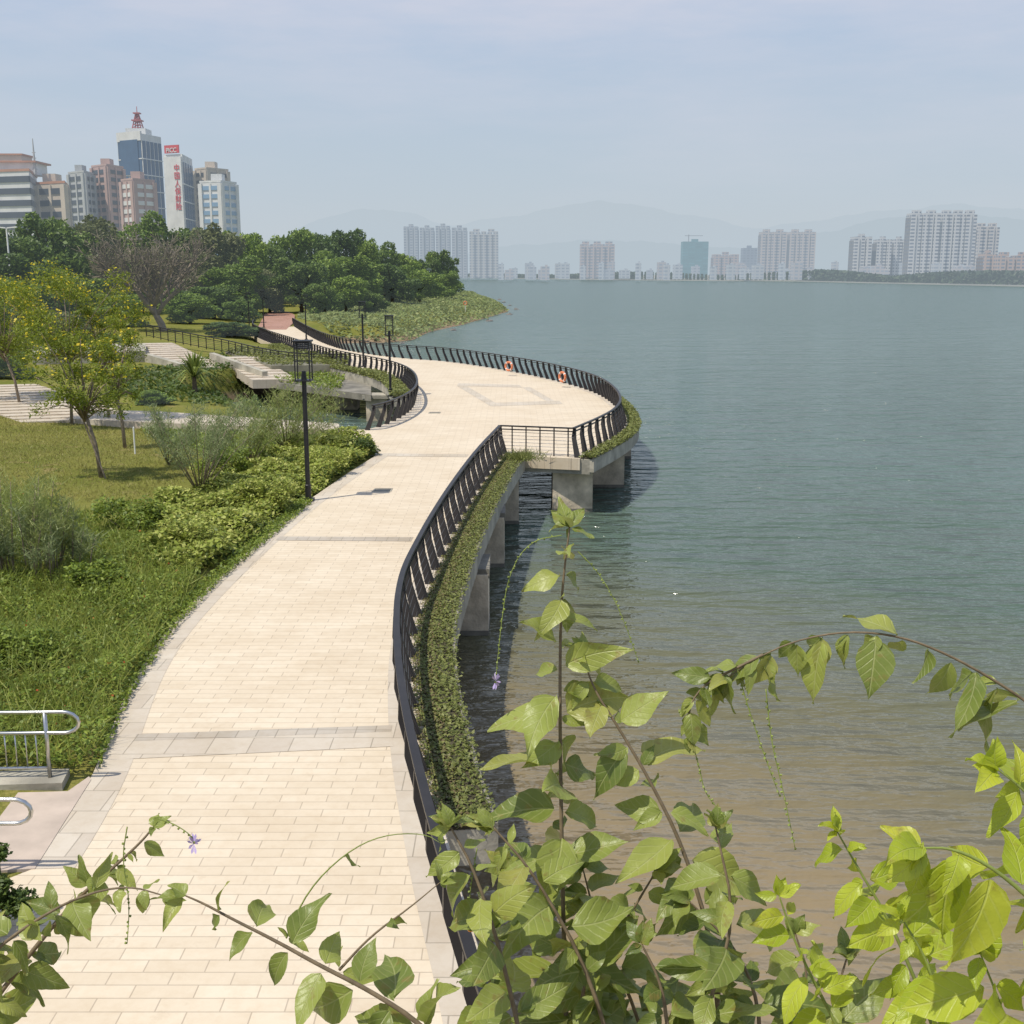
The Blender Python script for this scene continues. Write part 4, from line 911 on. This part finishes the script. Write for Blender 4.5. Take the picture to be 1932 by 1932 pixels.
def raceme(px,d,label,seed,flower=True,berry=False):
    rd=random.Random(seed); pts=smoothp([V(u,v,d) for u,v in px],2); root=empty('flower_spike',pts[0],label,'flower spike'); n=len(pts)
    MB().tube(pts,[.001*(1-.5*i/n) for i in range(n)],5).build('stalk',M_stemg,root,True)
    m=MB()
    for p in resample(pts,.008)[2:]:
        q=p+Vector((rd.uniform(-1,1),rd.uniform(-1,1),rd.uniform(-1,1))).normalized()*.0035; m.tube([p,q],[.0008,.002],5)
    m.build('buds',M_stemg,root)
    if flower:
        m=MB(); c=pts[-1]
        for k in range(12):
            a=rd.uniform(0,6.28); e=c+Vector((math.cos(a),rd.uniform(-1,1),math.sin(a)*1.5))*.007; s=Vector((-math.sin(a),0,math.cos(a)))*.002; m.add([c,e-s,e+(e-c)*.4,e+s],[(0,1,2,3)])
        m.build('petals',M_flow,root)
    if berry:
        for k in range(3):
            c=pts[-1-k*2]; MB().tube([c+Vector((0,0,z)) for z in (-.007,-.005,0,.005,.007)],[.001,.005,.007,.005,.001],8).build('berry',M_ber,root,True)
branch('tall upright leafy shoot rising against the water, tallest in foreground',[(1075,2150),(1068,1932),(1062,1700),(1058,1500),(1056,1300),(1058,1150),(1066,1060),(1075,995)],2.0,135,56,ML1,1,.0065,droop=.55,tipn=6)
branch('side shoot forking right from the tall upright shoot',[(1360,1990),(1345,1780),(1290,1600),(1225,1470),(1165,1370),(1120,1300),(1100,1240)],2.0,118,60,ML1,2,.006,droop=.5)
branch('long arching branch reaching left over the lake from the right edge',[(2150,1500,1.5),(2040,1400,1.55),(1960,1340),(1880,1285),(1790,1235),(1700,1200),(1600,1190),(1500,1208),(1420,1245),(1370,1280)],1.6,120,64,ML1,3,.0035,droop=1.,sidef=.7,extra=.35)
branch('drooping leafy tip hanging below the end of the arching branch',[(1440,1235),(1380,1265),(1330,1290),(1300,1330),(1300,1390)],1.6,80,34,ML1,4,.003,droop=.7,extra=.4)
branch('low arching branch with spaced leaves over the path, bottom left of centre',[(900,2050),(800,1935),(700,1870),(600,1820),(520,1775),(440,1735),(385,1705),(350,1690)],1.5,140,100,ML1,5,.005,droop=.25,tipn=2,extra=.1)
branch('leafy branch rising from the lower left corner',[(-120,2050),(-20,1900),(60,1795),(140,1700),(210,1640),(265,1590),(290,1560)],1.7,92,44,ML1,6,.006,droop=.4,extra=.5)
branch('secondary shoot at lower left edge with pointed leaves',[(-100,1900),(-20,1800),(60,1740),(150,1690),(240,1670),(310,1690)],1.6,95,58,ML1,7,.004,droop=.5)
branch('thin bare looking shoot bending over the path at bottom centre',[(540,1770),(580,1680),(650,1610),(720,1575),(800,1572),(830,1590)],1.6,40,220,ML1,8,.0018,M_stemg,tipn=2,extra=0)
branch('thin stem crossing the railing with a small leaf pair',[(640,1830),(700,1765),(770,1715),(830,1665)],1.7,75,150,ML1,9,.003,tipn=3,extra=0)
specs=[((1010,2100),(960,1850),(900,1650),(850,1560)),((1180,2100),(1120,1850),(1010,1650),(930,1560)),((1120,2100),(1080,1880),(1180,1740),(1240,1640)),((1250,2100),(1200,1900),(1130,1760),(1100,1640)),((1350,2100),(1330,1900),(1390,1740),(1350,1560)),((1420,2100),(1440,1930),(1400,1800),(1300,1700)),((950,2150),(940,2000),(920,1880),(930,1760)),((1500,2100),(1480,1950),(1530,1850),(1500,1760)),((1300,2100),(1260,1950),(1250,1860),(1210,1780)),((1620,2120),(1600,1990),(1570,1900),(1600,1800)),((1400,2150),(1380,2010),(1350,1930),(1360,1860)),((1130,2050),(1100,1850),(1010,1720),(950,1640))]
labs=['shoot overhanging the near railing with pale leaves','shoot curling left in the dense lower clump','shoot leaning right beside the tall upright stem base','shoot in the heart of the dense lower clump','upright shoot at the right of the dense clump','shoot bending left behind the bright right leaves','low shoot beside the foot of the near railing','low shoot between the dense clump and bright leaves','low dark shoot at bottom centre of the clump','low shoot under the bright leaves at bottom right','short leafy shoot at bottom edge right of the clump','pale shoot crossing in front of the tall stem base']
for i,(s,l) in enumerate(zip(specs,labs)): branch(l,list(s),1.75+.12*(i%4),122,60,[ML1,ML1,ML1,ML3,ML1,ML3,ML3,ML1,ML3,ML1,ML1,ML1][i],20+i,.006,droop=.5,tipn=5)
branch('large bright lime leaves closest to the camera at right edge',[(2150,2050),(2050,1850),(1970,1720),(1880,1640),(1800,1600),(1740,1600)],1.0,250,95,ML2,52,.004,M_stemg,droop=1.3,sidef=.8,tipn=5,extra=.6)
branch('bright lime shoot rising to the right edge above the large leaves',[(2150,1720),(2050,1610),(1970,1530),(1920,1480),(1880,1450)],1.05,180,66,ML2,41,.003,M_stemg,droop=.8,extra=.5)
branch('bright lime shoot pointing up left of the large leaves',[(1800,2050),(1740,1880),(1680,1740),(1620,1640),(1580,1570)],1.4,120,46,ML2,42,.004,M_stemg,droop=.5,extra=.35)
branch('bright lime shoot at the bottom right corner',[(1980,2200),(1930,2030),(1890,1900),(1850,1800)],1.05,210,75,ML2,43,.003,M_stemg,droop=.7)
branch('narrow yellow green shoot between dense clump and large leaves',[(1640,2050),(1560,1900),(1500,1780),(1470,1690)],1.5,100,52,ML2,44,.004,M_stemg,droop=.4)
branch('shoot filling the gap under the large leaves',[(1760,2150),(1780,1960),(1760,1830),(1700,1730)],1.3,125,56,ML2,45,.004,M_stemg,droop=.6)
raceme([(1060,1010),(1000,1020),(960,1080),(945,1180),(935,1285)],2.,'hanging flower spike with lilac bloom left of the tall shoot',1)
raceme([(1090,1040),(1130,1080),(1170,1150),(1205,1250)],2.,'thin hanging spike right of the tall shoot tip',2,False)
raceme([(1390,1260),(1410,1330),(1440,1420),(1470,1500)],1.6,'hanging spike beneath the arching branch, left one',3,False)
raceme([(1445,1300),(1455,1400),(1475,1480),(1500,1600)],1.6,'hanging spike beneath the arching branch, right one',4,False)
raceme([(1300,1380),(1320,1450),(1330,1500),(1370,1540)],1.6,'spike below the drooping leafy tip',5,False)
raceme([(240,1560),(230,1620),(245,1700),(240,1780)],1.6,'hanging spike at lower left over the path',6,False)
raceme([(300,1545),(330,1555),(360,1575),(366,1592)],1.65,'small lilac bloom over path at lower left',7)
raceme([(900,1600),(890,1660),(885,1700),(888,1750)],1.8,'stalk of orange berries in front of near railing',8,False,True)
